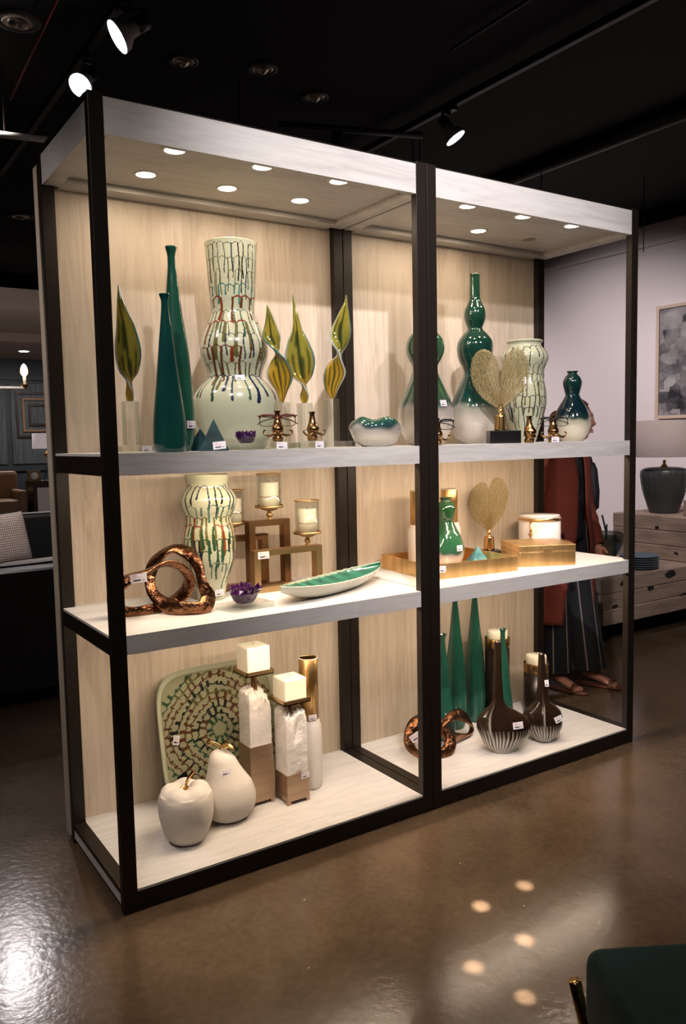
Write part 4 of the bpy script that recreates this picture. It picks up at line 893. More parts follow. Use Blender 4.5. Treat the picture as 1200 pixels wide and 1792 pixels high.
# ------------------------------------------------------------ triple hurricane candle holder
def triple():
    t = thing('triple_candle_holder', 'brass holder of three stepped frames with glass hurricane candles', 'candle holder', (0.638, 0.34, SM)); b = 0.022
    def frame(x0, x1, y0, z1, m):
        v, f = merge(boxg(x0, x0 + b * 1.15, y0, y0 + 0.038, 0, z1), boxg(x1 - b * 1.15, x1, y0, y0 + 0.038, 0, z1), boxg(x0 + b * 1.15, x1 - b * 1.15, y0, y0 + 0.038, 0, b), boxg(x0 + b * 1.15, x1 - b * 1.15, y0, y0 + 0.038, z1 - b, z1))
        mk('frame', v, f, m, t, smooth=False)
    frame(0.0, 0.290, 0.0, 0.1575, M['brass']); frame(0.010, 0.182, 0.054, 0.262, M['brassdark']); frame(-0.095, 0.118, 0.112, 0.205, M['brassdark'])
    mk('cross_bar', *merge(boxg(0.03, 0.05, 0.038, 0.054, 0.0, 0.02), boxg(0.03, 0.05, 0.092, 0.112, 0.0, 0.02), boxg(0.10, 0.118, 0.092, 0.112, 0.0, 0.02), boxg(0.14, 0.16, 0.038, 0.054, 0.0, 0.02)), M['brass'], t, smooth=False)
    for (x, y, z0, s) in ((0.238, 0.019, 0.1575, 1.0), (0.106, 0.073, 0.262, 1.0), (-0.022, 0.131, 0.205, 1.0)):
        r = 0.0485 * s
        cup = mk('candle_cup', *latheg(resample([(0.0085, z0), (0.011, z0 + 0.003), (0.007, z0 + 0.008), (0.013, z0 + 0.018), (0.007, z0 + 0.030), (0.016, z0 + 0.033), (0.030, z0 + 0.038), (0.031, z0 + 0.042)], 40) , 40, x, y, 1, True, True), M['brass'], t)
        mk('plate', *latheg([(0.030, z0 + 0.0415), (0.052, z0 + 0.044), (0.054, z0 + 0.047), (0.054, z0 + 0.054), (0.050, z0 + 0.054), (0.049, z0 + 0.048), (0.001, z0 + 0.047)], 48, x, y), M['brass'], cup)
        gz = z0 + 0.0485; gt = z0 + 0.168
        mk('hurricane_glass', *latheg([(0.0465, gz), (0.0465, gt), (0.0448, gt), (0.0448, gz)], 48, x, y, 1, False), M['glass'], t)
        mk('top_ring', *latheg([(0.0440, gt + 0.0005), (0.0485, gt + 0.0005), (0.0485, gt + 0.005), (0.0440, gt + 0.005), (0.0440, gt + 0.0005)], 48, x, y, 1, False), M['brass'], t)
        ct = gz + 0.092
        c = mk('candle', *latheg([(0.036, gz), (0.036, ct - 0.002), (0.034, ct), (0.0005, ct - 0.002)], 40, x, y), M['wax'], t)
        mk('band', *latheg([(0.0361, gz + 0.035), (0.0364, gz + 0.036), (0.0364, gz + 0.040), (0.0361, gz + 0.041)], 40, x, y, 1, False), M['waxband'], c)
        mk('wick', *tubeg([(x, y, ct - 0.002), (x + 0.001, y, ct + 0.008)], 0.0011, 6), M['blackgloss'], c)
    price_tag(t, (0.037, 0.0, 0.140), (0, -1, 0), 0.046, 0.026)
triple()

# ------------------------------------------------------------ long leaf bowl
def boat():
    a = Vector((0.602, 0.085, 0)); b = Vector((1.185, 0.318, 0)); c = (a + b) / 2; d = (b - a); L_ = d.length / 2; ux = d.normalized(); uy = Vector((-ux.y, ux.x, 0))
    V = []; cols = []; F = []; N_ = 60; K = 22
    for side in (0, 1):
        for i in range(N_ + 1):
            s = -1 + 2 * i / N_; wd = 0.078 * max(0.0, (1 - abs(s) ** 2.2)) ** 0.75 + 0.001; keel = 0.055 * abs(s) ** 2.6; rim = 0.052 + 0.016 * abs(s) ** 2 + 0.0010 * math.sin(i * 1.7) + 0.0
            for k in range(K + 1):
                v_ = -1 + 2 * k / K; z = keel + (rim - keel) * abs(v_) ** 2.3; y_ = wd * v_ * (1 + 0.03 * math.sin(i * 1.7) * abs(v_) ** 3)
                if side: z = max(z - 0.006 * (1 - 0.4 * abs(v_)) , 0.0); y_ *= 1.02
                else: z = z + 0.0 if False else max(z, 0.0065)
                p = c + ux * (s * L_) + uy * y_; V.append((p.x - c.x, p.y - c.y, z))
                if side: cols.append((0.55, 0.55, 0.46))
                else:
                    g = 0.75 + 0.35 * math.sin(i * 0.9 + k * 1.4) * math.sin(k * 0.7); col = np.array((0.03, 0.17, 0.11)) * g
                    if abs(v_) > 0.96: col = np.array((0.45, 0.5, 0.38))
                    cols.append(col)
    o_ = (N_ + 1) * (K + 1)
    for q in (0, 1):
        for i in range(N_):
            for k in range(K): F.append((q * o_ + i * (K + 1) + k, q * o_ + i * (K + 1) + k + 1, q * o_ + (i + 1) * (K + 1) + k + 1, q * o_ + (i + 1) * (K + 1) + k))
    for i in range(N_):
        for k in (0, K): F.append((i * (K + 1) + k, (i + 1) * (K + 1) + k, o_ + (i + 1) * (K + 1) + k, o_ + i * (K + 1) + k))
    for i in (0, N_):
        for k in range(K): F.append((i * (K + 1) + k, i * (K + 1) + k + 1, o_ + i * (K + 1) + k + 1, o_ + i * (K + 1) + k))
    o = mk('leaf_dish', V, F, M['ombre'], None, loc=(c.x, c.y, SM), cols=np.array(cols)); tag(o, 'long leaf-shaped dish, green glazed inside and cream outside, middle shelf', 'dish')
    p = ux * (-0.17) + uy * 0.020; price_tag(o, (p.x, p.y, 0.030), (-0.35, -0.75, 0.55), 0.036, 0.024, 0.15)
boat()

# ------------------------------------------------------------ gold tray, box, bucket
def gold_tray():
    t = thing('gold_tray', 'rectangular gold leaf tray holding vases at the left of the right bay', 'tray', (1.305, 0.153, SM), math.radians(-6.5)); Wt, Dt, H_ = 0.430, 0.385, 0.060; k = 0.010
    v, f = merge(boxg(0, Wt, 0, Dt, 0, 0.005), boxg(0, Wt, 0, k, 0.005, H_), boxg(0, Wt, Dt - k, Dt, 0.005, H_), boxg(0, k, k, Dt - k, 0.005, H_), boxg(Wt - k, Wt, k, Dt - k, 0.005, H_))
    mk('tray_body', v, f, M['goldleaf'], t, smooth=False)
    price_tag(t, (0.057, 0, 0.040), (0, -1, 0), 0.030, 0.026)
gold_tray()
def gold_box():
    t = thing('gold_box', 'lidded gold leaf box in front of the marble bucket', 'box', (1.8019, 0.1633, SM), math.radians(-24.5)); Wt, Dt, H_ = 0.253, 0.226, 0.090
    box('body', 0, Wt, 0, Dt, 0, 0.062, M['goldleaf'], t, 0.0015)
    box('lid', -0.001, Wt + 0.001, -0.001, Dt + 0.001, 0.0635, H_, M['goldleaf'], t, 0.002)
    box('hinge_strip', 0.004, Wt - 0.004, 0.004, Dt - 0.004, 0.0615, 0.064, M['brassdark'], t, 0)
    box('clasp_plate', Wt / 2 - 0.022, Wt / 2 + 0.022, -0.0025, -0.0005, 0.050, 0.078, M['goldleaf'], t, 0.0006)
gold_box()
def bucket():
    t = thing('ice_bucket', 'white marble ice bucket with gold rim and handle, behind the gold box', 'bucket', (2.185, 0.406, SM)); r = 0.097
    lathe('body', [(r - 0.004, 0), (r, 0.004), (r, 0.172)], M['whitestone'], t, 72, inner=0.008, depth=0.12)
    mk('rim_band', *latheg([(r + 0.0005, 0.160), (r + 0.004, 0.161), (r + 0.004, 0.172), (r + 0.0005, 0.173)], 72, 0, 0, 1, False), M['gold'], t)
    lid = lathe('lid', [(r - 0.0085, 0.168), (r - 0.0085, 0.174), (r - 0.003, 0.176), (r - 0.004, 0.184), (0.002, 0.187)], M['whitestone'], t, 72, closed=True)
    for a in (math.radians(-160), math.radians(-20)):
        c = math.cos(a); s = math.sin(a)
        st = tube('handle_strap', [((r + 0.006) * c, (r + 0.006) * s, 0.060), ((r + 0.006) * c, (r + 0.006) * s, 0.164)], 0.0045, M['gold'], t)
        mk('knob', *spheroid(((r + 0.010) * c, (r + 0.010) * s, 0.100), 0.009, 0.009, 0.009), M['gold'], st)
    P = [((r + 0.012) * math.cos(a), (r + 0.012) * math.sin(a), 0.104 + 0.0 * a) for a in np.linspace(math.radians(-20), math.radians(-20) + 0.9, 12)]
bucket()

# ------------------------------------------------------------ skeleton leaves on stands
def leafmesh_mat():
    m, N, L, B = nt('gilded_skeleton_leaf'); tc = N.new('ShaderNodeTexCoord'); v = N.new('ShaderNodeTexVoronoi'); v.feature = 'DISTANCE_TO_EDGE'; v.inputs['Scale'].default_value = 170
    L.new(tc.outputs['Object'], v.inputs['Vector']); r = N.new('ShaderNodeValToRGB'); r.color_ramp.elements[0].position = 0.09; r.color_ramp.elements[0].color = (0.85, 0.85, 0.85, 1); r.color_ramp.elements[1].position = 0.17; r.color_ramp.elements[1].color = (0.10, 0.10, 0.10, 1)
    L.new(v.outputs['Distance'], r.inputs[0]); L.new(r.outputs[0], B.inputs['Alpha'])
    B.inputs['Base Color'].default_value = (0.27, 0.205, 0.085, 1); B.inputs['Metallic'].default_value = 0.2; B.inputs['Roughness'].default_value = 0.5
    return m
M['skel'] = leafmesh_mat()
def skeleton_leaf(loc, rotz, label, s, H0, block, outline):
    t = thing('skeleton_leaf_sculpture', label, 'sculpture', loc, rotz)
    box('black_block', -block[0], block[1], -0.035, 0.035, 0, block[2], M['blackgloss'], t, 0.002)
    z = block[2]
    mk('brass_foot', *merge(latheg(resample([(0.027, z), (0.025, z + 0.03), (0.0225, z + 0.062)], 10), 4, cap1=True), latheg(resample([(0.010, z + 0.062), (0.006, z + 0.070), (0.011, z + 0.080), (0.006, z + 0.092), (0.002, z + 0.098)], 20), 20, cap1=True)), M['gold'], t, smooth=True)
    # two-lobed leaf blade with depth (two skins 2 mm apart, slightly cupped)
    z0 = z + 0.092; lobes = outline
    for li, (P, cup) in enumerate(lobes):
        Q = loopsmooth([(p[0] * s, 0, p[1] * s) for p in P], 8); n = len(Q); cx = sum(q[0] for q in Q) / n; cz = sum(q[2] for q in Q) / n; V = []; F = []; R_ = 12
        for side in (0, 1):
            for j in range(R_ + 1):
                k = j / R_
                for q in Q:
                    x = cx + (q[0] - cx) * k; zz = cz + (q[2] - cz) * k; V.append((x, cup * (x * x * 3 + 0.08 * x) + (0.0016 if side else 0) + 0.012 * math.sin(zz * 18) * 0.3 + li * 0.004, z0 + zz))
        o = (R_ + 1) * n
        for side in (0, 1):
            for j in range(R_):
                for i in range(n): k = (i + 1) % n; F.append((side * o + j * n + i, side * o + j * n + k, side * o + (j + 1) * n + k, side * o + (j + 1) * n + i))
        for i in range(n): k = (i + 1) % n; F.append((R_ * n + i, R_ * n + k, o + R_ * n + k, o + R_ * n + i))
        lf = mk('leaf_lobe', V, F, M['skel'], t)
        veins = []
        for ang in np.linspace(-0.55, 0.55, 5):
            tip = Vector((cx * 1.5 + ang * 0.07 * s, 0, cz * 1.55 - abs(ang) * 0.05 * s)); C = [Vector((0, 0, 0)).lerp(tip, u) for u in np.linspace(0, 0.95, 10)]
            C = [(c.x + 0.01 * math.sin(PI * i / 9) * ang, cup * (c.x * c.x * 3 + 0.08 * c.x) + 0.0008 + 0.012 * math.sin(c.z * 18) * 0.3 + li * 0.004, z0 + c.z) for i, c in enumerate(C)]
            veins.append(tubeg(C, [0.0028 * (1 - 0.75 * i / 9) for i in range(10)], 6))
        mk('veins', *merge(*veins), M['skelvein'], lf)
M['skelvein'] = mat('gilded_vein', (0.22, 0.15, 0.06), 0.5, 0.4)
out_mid = [([(0.0, 0.0), (-0.030, 0.015), (-0.070, 0.055), (-0.090, 0.110), (-0.085, 0.165), (-0.060, 0.205), (-0.025, 0.222), (-0.004, 0.200), (0.002, 0.165), (0.003, 0.090)], 1.0), ([(0.0, 0.0), (0.003, 0.090), (0.0, 0.170), (0.008, 0.215), (0.030, 0.240), (0.060, 0.232), (0.080, 0.195), (0.082, 0.140), (0.066, 0.080), (0.035, 0.030)], -1.0)]
skeleton_leaf((1.905, 0.455, SM), math.radians(-32), 'gold skeleton leaf sculpture on the middle shelf, behind the gold box', 1.0, 0, (0.035, 0.05, 0.036), out_mid)
out_top = [([(0.0, 0.0), (-0.045, 0.020), (-0.085, 0.070), (-0.098, 0.130), (-0.088, 0.180), (-0.060, 0.200), (-0.028, 0.185), (-0.006, 0.140), (0.0, 0.070)], 1.0), ([(0.0, 0.0), (0.0, 0.070), (0.006, 0.140), (0.024, 0.185), (0.052, 0.200), (0.078, 0.182), (0.090, 0.130), (0.080, 0.070), (0.042, 0.022)], -1.0)]
skeleton_leaf((1.668, 0.135, SU), math.radians(-30), 'gold skeleton leaf sculpture on a black block, top shelf in front of the drip vase', 1.18, 0, (0.052, 0.075, 0.052), out_top)

# ------------------------------------------------------------ ceiling fixtures
def track_lamp(loc, nrm, r, L_, label, track_z=3.40, stem_off=(0, 0)):
    n = Vector(nrm).normalized(); t = thing('track_spotlight', label, 'spotlight', loc)
    q = n.to_track_quat('-Z', 'Y').to_matrix()      # local -Z looks along n
    def tr(g): return ([q @ Vector(v) for v in g[0]], g[1])
    mk('lamp_shade', *tr(latheg([(r * 1.06, 0.0), (r * 1.06, 0.012), (r * 0.98, 0.03), (r * 0.55, L_ * 0.65), (r * 0.5, L_)], 40, cap0=False, cap1=True)), M['greige'], t)
    mk('lens', *tr(latheg([(0.001, -0.004), (r * 0.7, -0.002), (r, 0.002), (r, 0.008), (0.001, 0.008)], 40, cap0=True)), M['lenscool'], t)
    mk('socket', *tr(latheg([(r * 0.48, L_), (r * 0.52, L_ + 0.005), (r * 0.52, L_ + 0.06), (r * 0.3, L_ + 0.07)], 32, cap1=True)), M['housing'], t)
    top = q @ Vector((0, 0, L_ + 0.05)); P = [top, top + Vector((0, 0, 0.05)), Vector((stem_off[0], stem_off[1], track_z - loc[2] - 0.03)), Vector((stem_off[0], stem_off[1], track_z - loc[2]))]
    tube('stem', catmull(P, 16), 0.008, M['housing'], t)
    mk('adapter', *boxg(stem_off[0] - 0.018, stem_off[0] + 0.018, stem_off[1] - 0.05, stem_off[1] + 0.05, track_z - loc[2] - 0.02, track_z - loc[2]), M['housing'], t, smooth=False)
    return t
track_lamp((0.584, 1.419, 3.2), RT * -0.80 - UP * 0.62 - FW * 0.26, 0.068, 0.10, 'lit ceiling spotlight aimed left, the higher of the two at upper left', 3.36, (0.04, 0.02))
track_lamp((0.583, 1.999, 3.2), -FW * 0.62 - UP * 0.72 - RT * 0.22, 0.056, 0.09, 'lit ceiling spotlight just above the corner of the left post', 3.36, (0.03, 0.02))
track_lamp((2.70, 1.56, 3.19), RT * 0.56 - UP * 0.82 + FW * 0.0, 0.060, 0.085, 'lit ceiling spotlight above the right bay', 3.36, (-0.03, 0.02))
for px, lb in ((0.625, 'black ceiling track carrying the two left spotlights'), (2.67, 'black ceiling track above the right bay')):
    tag(box('lighting_track', px - 0.018, px + 0.018, -0.6, 4.2, 3.36, 3.40, M['darkpipe'], None, 0.002), lb, 'track')
# unlit recessed fittings
for px, py, pz, r, lb in ((0.30, 2.02, 3.448, 0.11, 'round ceiling fitting with a chrome reflector in the top left corner'), (1.145, 2.0, 3.448, 0.085, 'round recessed ceiling fitting, leftmost of the three in a row'), (1.555, 1.86, 3.448, 0.085, 'round recessed ceiling fitting, middle of the three in a row'), (2.0, 2.03, 3.448, 0.085, 'round recessed ceiling fitting, rightmost of the three in a row'), (1.06, 5.54, 3.448, 0.11, 'distant dim recessed ceiling fitting left of the shelving')):
    t = thing('recessed_light', lb, 'ceiling light', (px, py, pz))
    mk('trim_ring', *latheg([(r * 0.72, -0.006), (r * 0.8, -0.010), (r, -0.004), (r, 0.001)], 40, cap0=False), M['darkpipe'], t)
    mk('reflector', *latheg([(r * 0.70, -0.005), (r * 0.55, -0.012), (r * 0.45, -0.002), (r * 0.30, -0.020), (r * 0.12, -0.030), (0.001, -0.032)], 40, cap0=False), M['chrome'], t)
# pipes and cables
def pipe(a, b, r, m, name, lb, cat): v, f = tubeg([a, Vector(a).lerp(Vector(b), 0.5), b], r, 10, up=(1, 0, 0)); return tag(mk(name, v, f, m), lb, cat)
pipe((0.19, 2.62, 3.10), (0.565, 2.545, 3.10), 0.018, M['whitepipe'], 'hanging_rail', 'white rail hanging at the left above the shelving unit', 'rail')
pipe((0.332, 2.585, 3.119), (0.332, 2.55, 3.449), 0.004, M['wire'], 'suspension_rod', 'thin rod holding up the white rail', 'rod')
pipe((0.386, 1.60, 3.40), (0.4236, 2.82, 3.385), 0.0065, M['red'], 'red_cable', 'red cable crossing the ceiling in the upper left corner', 'cable')
pipe((2.27, 1.10, 3.42), (2.24, -0.2, 3.42), 0.009, M['darkpipe'], 'conduit', 'thin black conduit pipe on the ceiling at upper right', 'pipe')
pipe((4.05, 3.6, 3.40), (4.05, -0.5, 3.40), 0.05, M['darkpipe'], 'duct_pipe', 'wide black pipe running across the ceiling at right', 'pipe')
pipe((1.9, 2.3, 3.36), (2.8, 2.0, 3.36), 0.02, M['darkpipe'], 'cross_bar', 'black bracket bar over the middle of the shelving', 'bar')
pipe((2.28, 2.2, 3.36), (2.2, 2.3, 2.9), 0.035, M['darkpipe'], 'ceiling_bracket', 'black arm dropping from the ceiling behind the unit', 'bar')
for i, (a, b, lb) in enumerate((((1.5038, 2.052, 3.449), (1.50, 2.05, 2.95), 'thin wire hanging above the left bay'), ((2.80, 2.10, 3.449), (2.80, 2.10, 2.9), 'thin wire just left above the centre post'), ((2.90, 2.15, 3.449), (2.90, 2.15, 2.9), 'thin wire just right above the centre post'), ((4.02, 2.10, 3.35), (4.02, 2.10, 2.9), 'thin wire hanging above the right bay'), ((5.03, 1.95, 3.449), (5.03, 1.95, 2.85), 'thin wire hanging in front of the white wall'))):
    pipe(a, b, 0.004, M['wire'], 'hanging_wire', lb, 'wire')

# ------------------------------------------------------------ right-hand background
def art():
    t = thing('framed_artwork', 'grey abstract artwork in a pale frame on the right white wall', 'picture', (5.995, 1.85, 2.05)); v, f = merge(boxg(-0.05, 0, -0.63, -0.60, -0.52, 0.51), boxg(-0.05, 0, 0.60, 0.63, -0.52, 0.51), boxg(-0.05, 0, -0.60, 0.60, -0.52, -0.49), boxg(-0.05, 0, -0.60, 0.60, 0.48, 0.51))
    mk('frame', v, f, M['artframe'], t, smooth=False)
    m, N, L, B = nt('abstract_grey_blocks'); tc = N.new('ShaderNodeTexCoord'); mp = N.new('ShaderNodeMapping'); mp.inputs['Scale'].default_value = (1, 7, 9); vo = N.new('ShaderNodeTexVoronoi'); vo.distance = 'CHEBYCHEV'; vo.inputs['Scale'].default_value = 1.0; vo.inputs['Randomness'].default_value = 0.7
    no = N.new('ShaderNodeTexNoise'); no.inputs['Scale'].default_value = 7; no.inputs['Detail'].default_value = 8
    L.new(tc.outputs['Object'], mp.inputs[0]); L.new(mp.outputs[0], vo.inputs['Vector']); L.new(tc.outputs['Object'], no.inputs[0])
    mx = N.new('ShaderNodeMixRGB'); mx.inputs[0].default_value = 0.6; L.new(vo.outputs['Color'], mx.inputs[1]); L.new(no.outputs[0], mx.inputs[2])
    r = N.new('ShaderNodeValToRGB'); r.color_ramp.elements[0].position = 0.3; r.color_ramp.elements[0].color = (0.02, 0.022, 0.028, 1); r.color_ramp.elements[1].position = 0.7; r.color_ramp.elements[1].color = (0.36, 0.34, 0.35, 1)
    L.new(mx.outputs[0], r.inputs[0]); L.new(r.outputs[0], B.inputs['Base Color']); B.inputs['Roughness'].default_value = 0.4
    mk('canvas', *boxg(-0.035, -0.004, -0.60, 0.60, -0.49, 0.48), m, t, smooth=False)
art()
def teak(name, x0, x1, y0, y1, z0, z1, label, faces, seed, stack=3):
    t = thing(name, label, 'console table', (0, 0, 0)); t.location = ((x0 + x1) / 2, (y0 + y1) / 2, z0); X = (x1 - x0) / 2; Y = (y1 - y0) / 2; H_ = z1 - z0; r = random.Random(seed)
    for k in range(stack):
        box('beam', -X + r.uniform(0, 0.006), X - r.uniform(0, 0.006), -Y + r.uniform(0, 0.006), Y - r.uniform(0, 0.006), H_ * k / stack + 0.001, H_ * (k + 1) / stack - 0.0005, M['driftwood'], t, 0.006)
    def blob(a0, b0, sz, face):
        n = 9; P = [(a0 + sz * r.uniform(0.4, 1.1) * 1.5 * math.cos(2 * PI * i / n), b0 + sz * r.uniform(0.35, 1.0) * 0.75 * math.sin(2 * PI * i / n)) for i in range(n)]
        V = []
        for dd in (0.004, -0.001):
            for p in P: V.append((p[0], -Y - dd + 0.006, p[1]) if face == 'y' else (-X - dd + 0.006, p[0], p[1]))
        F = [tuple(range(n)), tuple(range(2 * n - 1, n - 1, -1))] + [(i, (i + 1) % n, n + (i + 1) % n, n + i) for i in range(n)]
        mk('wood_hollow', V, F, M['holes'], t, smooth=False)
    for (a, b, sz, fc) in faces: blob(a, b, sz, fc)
    return t
teak('teak_console', 3.60, 5.85, 1.17, 2.55, 0.134, 0.449, 'low console of bleached teak blocks holding the plates and glass bowl', [(-0.92, 0.27, 0.035, 'y'), (-0.62, 0.20, 0.03, 'y'), (-0.40, 0.27, 0.05, 'y'), (-0.25, 0.10, 0.04, 'y'), (-0.05, 0.25, 0.04, 'y'), (0.2, 0.14, 0.05, 'y'), (-0.75, 0.06, 0.05, 'y'), (-0.50, 0.09, 0.03, 'y'), (-1.0, 0.12, 0.025, 'y'), (-0.3, 0.2, 0.03, 'x'), (-0.5, 0.1, 0.03, 'x')], 2)
tag(box('console_plinth', 3.72, 5.70, 1.30, 2.4, 0, 0.133, M['black'], None, 0.002), 'dark recessed plinth under the low teak console', 'plinth')
teak('teak_block_table', 4.61, 5.75, 0.4, 1.90, 0.4495, 0.778, 'taller teak block table carrying the grey glass lamp', [(0.02, 0.21, 0.035, 'x'), (-0.30, 0.24, 0.04, 'x'), (-0.42, 0.12, 0.04, 'x'), (0.35, 0.24, 0.02, 'x'), (0.18, 0.06, 0.02, 'x'), (-0.1, 0.10, 0.02, 'x')], 5)
# it overhangs the low console: a plain support under the free end
tag(box('table_plinth', 4.75, 5.6, 0.5, 1.10, 0, 0.449, M['black'], None, 0.002), 'dark support under the free end of the teak block table', 'plinth')
def grey_lamp():
    t = thing('glass_table_lamp', 'grey ribbed glass lamp with pale shade on the teak block table', 'lamp', (4.87, 1.62, 0.7785))
    pr = [(0.105, 0.0), (0.108, 0.01), (0.125, 0.06), (0.155, 0.16), (0.172, 0.25), (0.176, 0.30), (0.165, 0.335), (0.12, 0.352), (0.03, 0.358)]
    def wp(x, y, z): a = math.atan2(y, x); k = 1 + 0.016 * abs(math.cos(12 * a)); return (x * k, y * k, z)
    lathe('glass_base', pr, M['greyglass'], t, 144, 50, closed=True, warp=wp)
    mk('neck', *latheg([(0.028, 0.357), (0.02, 0.372), (0.012, 0.378), (0.012, 0.41)], 24, cap1=True), M['gold'], t)
    mk('lamp_shade', *latheg([(0.235, 0.435), (0.215, 0.715), (0.212, 0.715), (0.232, 0.435), (0.235, 0.435)], 64, cap0=False), M['lampshadedim'], t)
grey_lamp()
o = box('dark_box', 5.0, 5.3, 0.75, 1.30, 0.90, 1.16, M['black'], None, 0.003); tag(o, 'black box behind the grey lamp at the right edge', 'box')
o = box('wood_block', 4.70, 5.30, 0.60, 1.34, 0.7785, 0.8995, M['driftwood'], None, 0.005); tag(o, 'low wooden block beside the grey lamp, under the black box', 'block')
# smoky bowl and plates on the low console
o = lathe('smoked_glass_bowl', [(0.05, 0), (0.055, 0.006), (0.085, 0.06), (0.135, 0.15), (0.150, 0.21), (0.147, 0.245)], M['smoke'], None, 72, 50, 0.005, 0.22, (4.02, 1.52, 0.4495)); tag(o, 'smoked glass bowl beside the woman, on the low teak console', 'bowl')
for k in range(6):
    z = 0.4495 + k * 0.0155
    o = mk('plate', *latheg([(0.075, 0), (0.078, 0.003), (0.128, 0.009), (0.135, 0.012), (0.135, 0.0145), (0.125, 0.0125), (0.078, 0.0065), (0.001, 0.0062)], 64), M['blueplate'], None, loc=(4.18, 1.33, z))
    tag(o, ['blue-grey plate at the bottom of the stack on the teak console', 'blue-grey plate, second from the bottom of the stack', 'blue-grey plate, third from the bottom of the stack', 'blue-grey plate, third from the top of the stack', 'blue-grey plate, second from the top of the stack', 'blue-grey plate on top of the stack'][k], 'plate', 'stack of blue plates')

# ------------------------------------------------------------ left-hand background
def sofa(x0, x1, yb, yf, top, arm, label, back_sign):
    """back_sign +1: back on the high-y side (sofa faces -y)"""
    t = thing('leather_sofa', label, 'sofa', ((x0 + x1) / 2, (yb + yf) / 2, 0)); X = (x1 - x0) / 2; Y = (yf - yb) / 2
    if back_sign < 0: bk = (-Y, -Y + 0.20); st = (-Y + 0.2, Y)
    else: bk = (Y - 0.20, Y); st = (-Y, Y - 0.2)
    box('backrest', -X, X, bk[0], bk[1], 0.06, top, M['leather'], t, 0.03)
    box('base', -X + 0.18, X - 0.18, st[0], st[1], 0.06, 0.28, M['leather'], t, 0.02)
    for s in (-1, 1): box('arm', min(s * X, s * (X - 0.18)), max(s * X, s * (X - 0.18)), st[0], st[1], 0.06, arm, M['leather'], t, 0.03)
    n = 2; wd = (2 * X - 0.36) / n
    for k in range(n): box('seat_cushion', -X + 0.185 + k * wd, -X + 0.175 + (k + 1) * wd, st[0] + 0.01, st[1] - 0.01, 0.283, 0.46, M['leather'], t, 0.04)
    for sx in (-1, 1):
        for sy in (-1, 1): box('foot', sx * (X - 0.08) - 0.025, sx * (X - 0.08) + 0.025, sy * (Y - 0.08) - 0.025, sy * (Y - 0.08) + 0.025, 0, 0.065, M['darkwood'], t, 0.003)
    return t
sofa(-1.35, 0.62, 2.22, 3.05, 0.735, 0.60, 'black leather sofa seen from behind, nearest the left edge', -1)
sofa(-0.6, 1.45, 3.75, 4.65, 0.86, 0.72, 'black leather sofa facing the aisle with a woven pillow', 1)
def pillow_mat():
    m, N, L, B = nt('woven_beige'); uv = N.new('ShaderNodeTexCoord'); ck = N.new('ShaderNodeTexBrick'); ck.inputs['Scale'].default_value = 55; ck.inputs['Color1'].default_value = (0.60, 0.50, 0.46, 1); ck.inputs['Color2'].default_value = (0.50, 0.41, 0.37, 1); ck.inputs['Mortar'].default_value = (0.14, 0.10, 0.09, 1); ck.offset = 0.0
    ck.inputs['Brick Width'].default_value = 1.0; ck.inputs['Row Height'].default_value = 1.0; ck.inputs['Mortar Size'].default_value = 0.12
    sp = N.new('ShaderNodeSeparateXYZ'); cb = N.new('ShaderNodeCombineXYZ'); L.new(uv.outputs['Object'], sp.inputs[0]); L.new(sp.outputs[0], cb.inputs[0]); L.new(sp.outputs[2], cb.inputs[1]); L.new(cb.outputs[0], ck.inputs['Vector'])
    L.new(ck.outputs['Color'], B.inputs['Base Color']); B.inputs['Roughness'].default_value = 0.9; return m
M['pillow'] = pillow_mat(); M['whitecloth'] = mat('white_cotton', (0.62, 0.56, 0.53), 0.9)
def cushion(loc, w_, h, d, rot, m, label, piping=True):
    n = 22; V = []; F = []
    for side in (-1, 1):
        for j in range(n + 1):
            for i in range(n + 1):
                u = -1 + 2 * i / n; v = -1 + 2 * j / n; pin = 1 - 0.06 * (1 - u * u) if True else 1; pv = 1 - 0.06 * (1 - u * u); pu = 1 - 0.06 * (1 - v * v)
                t = d * ((1 - u ** 4) * (1 - v ** 4)) ** 0.5 + 0.002; V.append((u * w_ / 2 * pu, side * t / 2, v * h / 2 * pv))
    o = (n + 1) ** 2
    for s in (0, 1):
        for j in range(n):
            for i in range(n): F.append((s * o + j * (n + 1) + i, s * o + j * (n + 1) + i + 1, s * o + (j + 1) * (n + 1) + i + 1, s * o + (j + 1) * (n + 1) + i))
    ed = [i for i in range(n)] + [i * (n + 1) + n for i in range(n)] + [n * (n + 1) + n - i for i in range(n)] + [(n - i) * (n + 1) for i in range(n)]
    for k in range(len(ed)): a = ed[k]; b = ed[(k + 1) % len(ed)]; F.append((a, b, o + b, o + a))
    ob = mk('throw_pillow', V, F, m, None, loc=loc); ob.rotation_euler = rot; tag(ob, label, 'pillow')
    if piping: tube('piping', [((V[k][0]), 0, V[k][2]) for k in ed], 0.006, M['bag'], ob, closed=True, seg=8)
    return ob
cushion((0.50, 4.12, 0.70), 0.42, 0.42, 0.15, (math.radians(-14), 0, math.radians(28)), M['pillow'], 'beige woven check pillow with black piping on the far sofa')
cushion((0.10, 4.22, 0.72), 0.44, 0.42, 0.15, (math.radians(-18), 0, 0), M['whitecloth'], 'white pillow with black piping at the left end of the far sofa')
cushion((0.32, 2.61, 0.625), 0.48, 0.40, 0.13, (math.radians(55), 0, 0.2), M['whitecloth'], 'white pillow with dark piping lying in the nearest sofa')
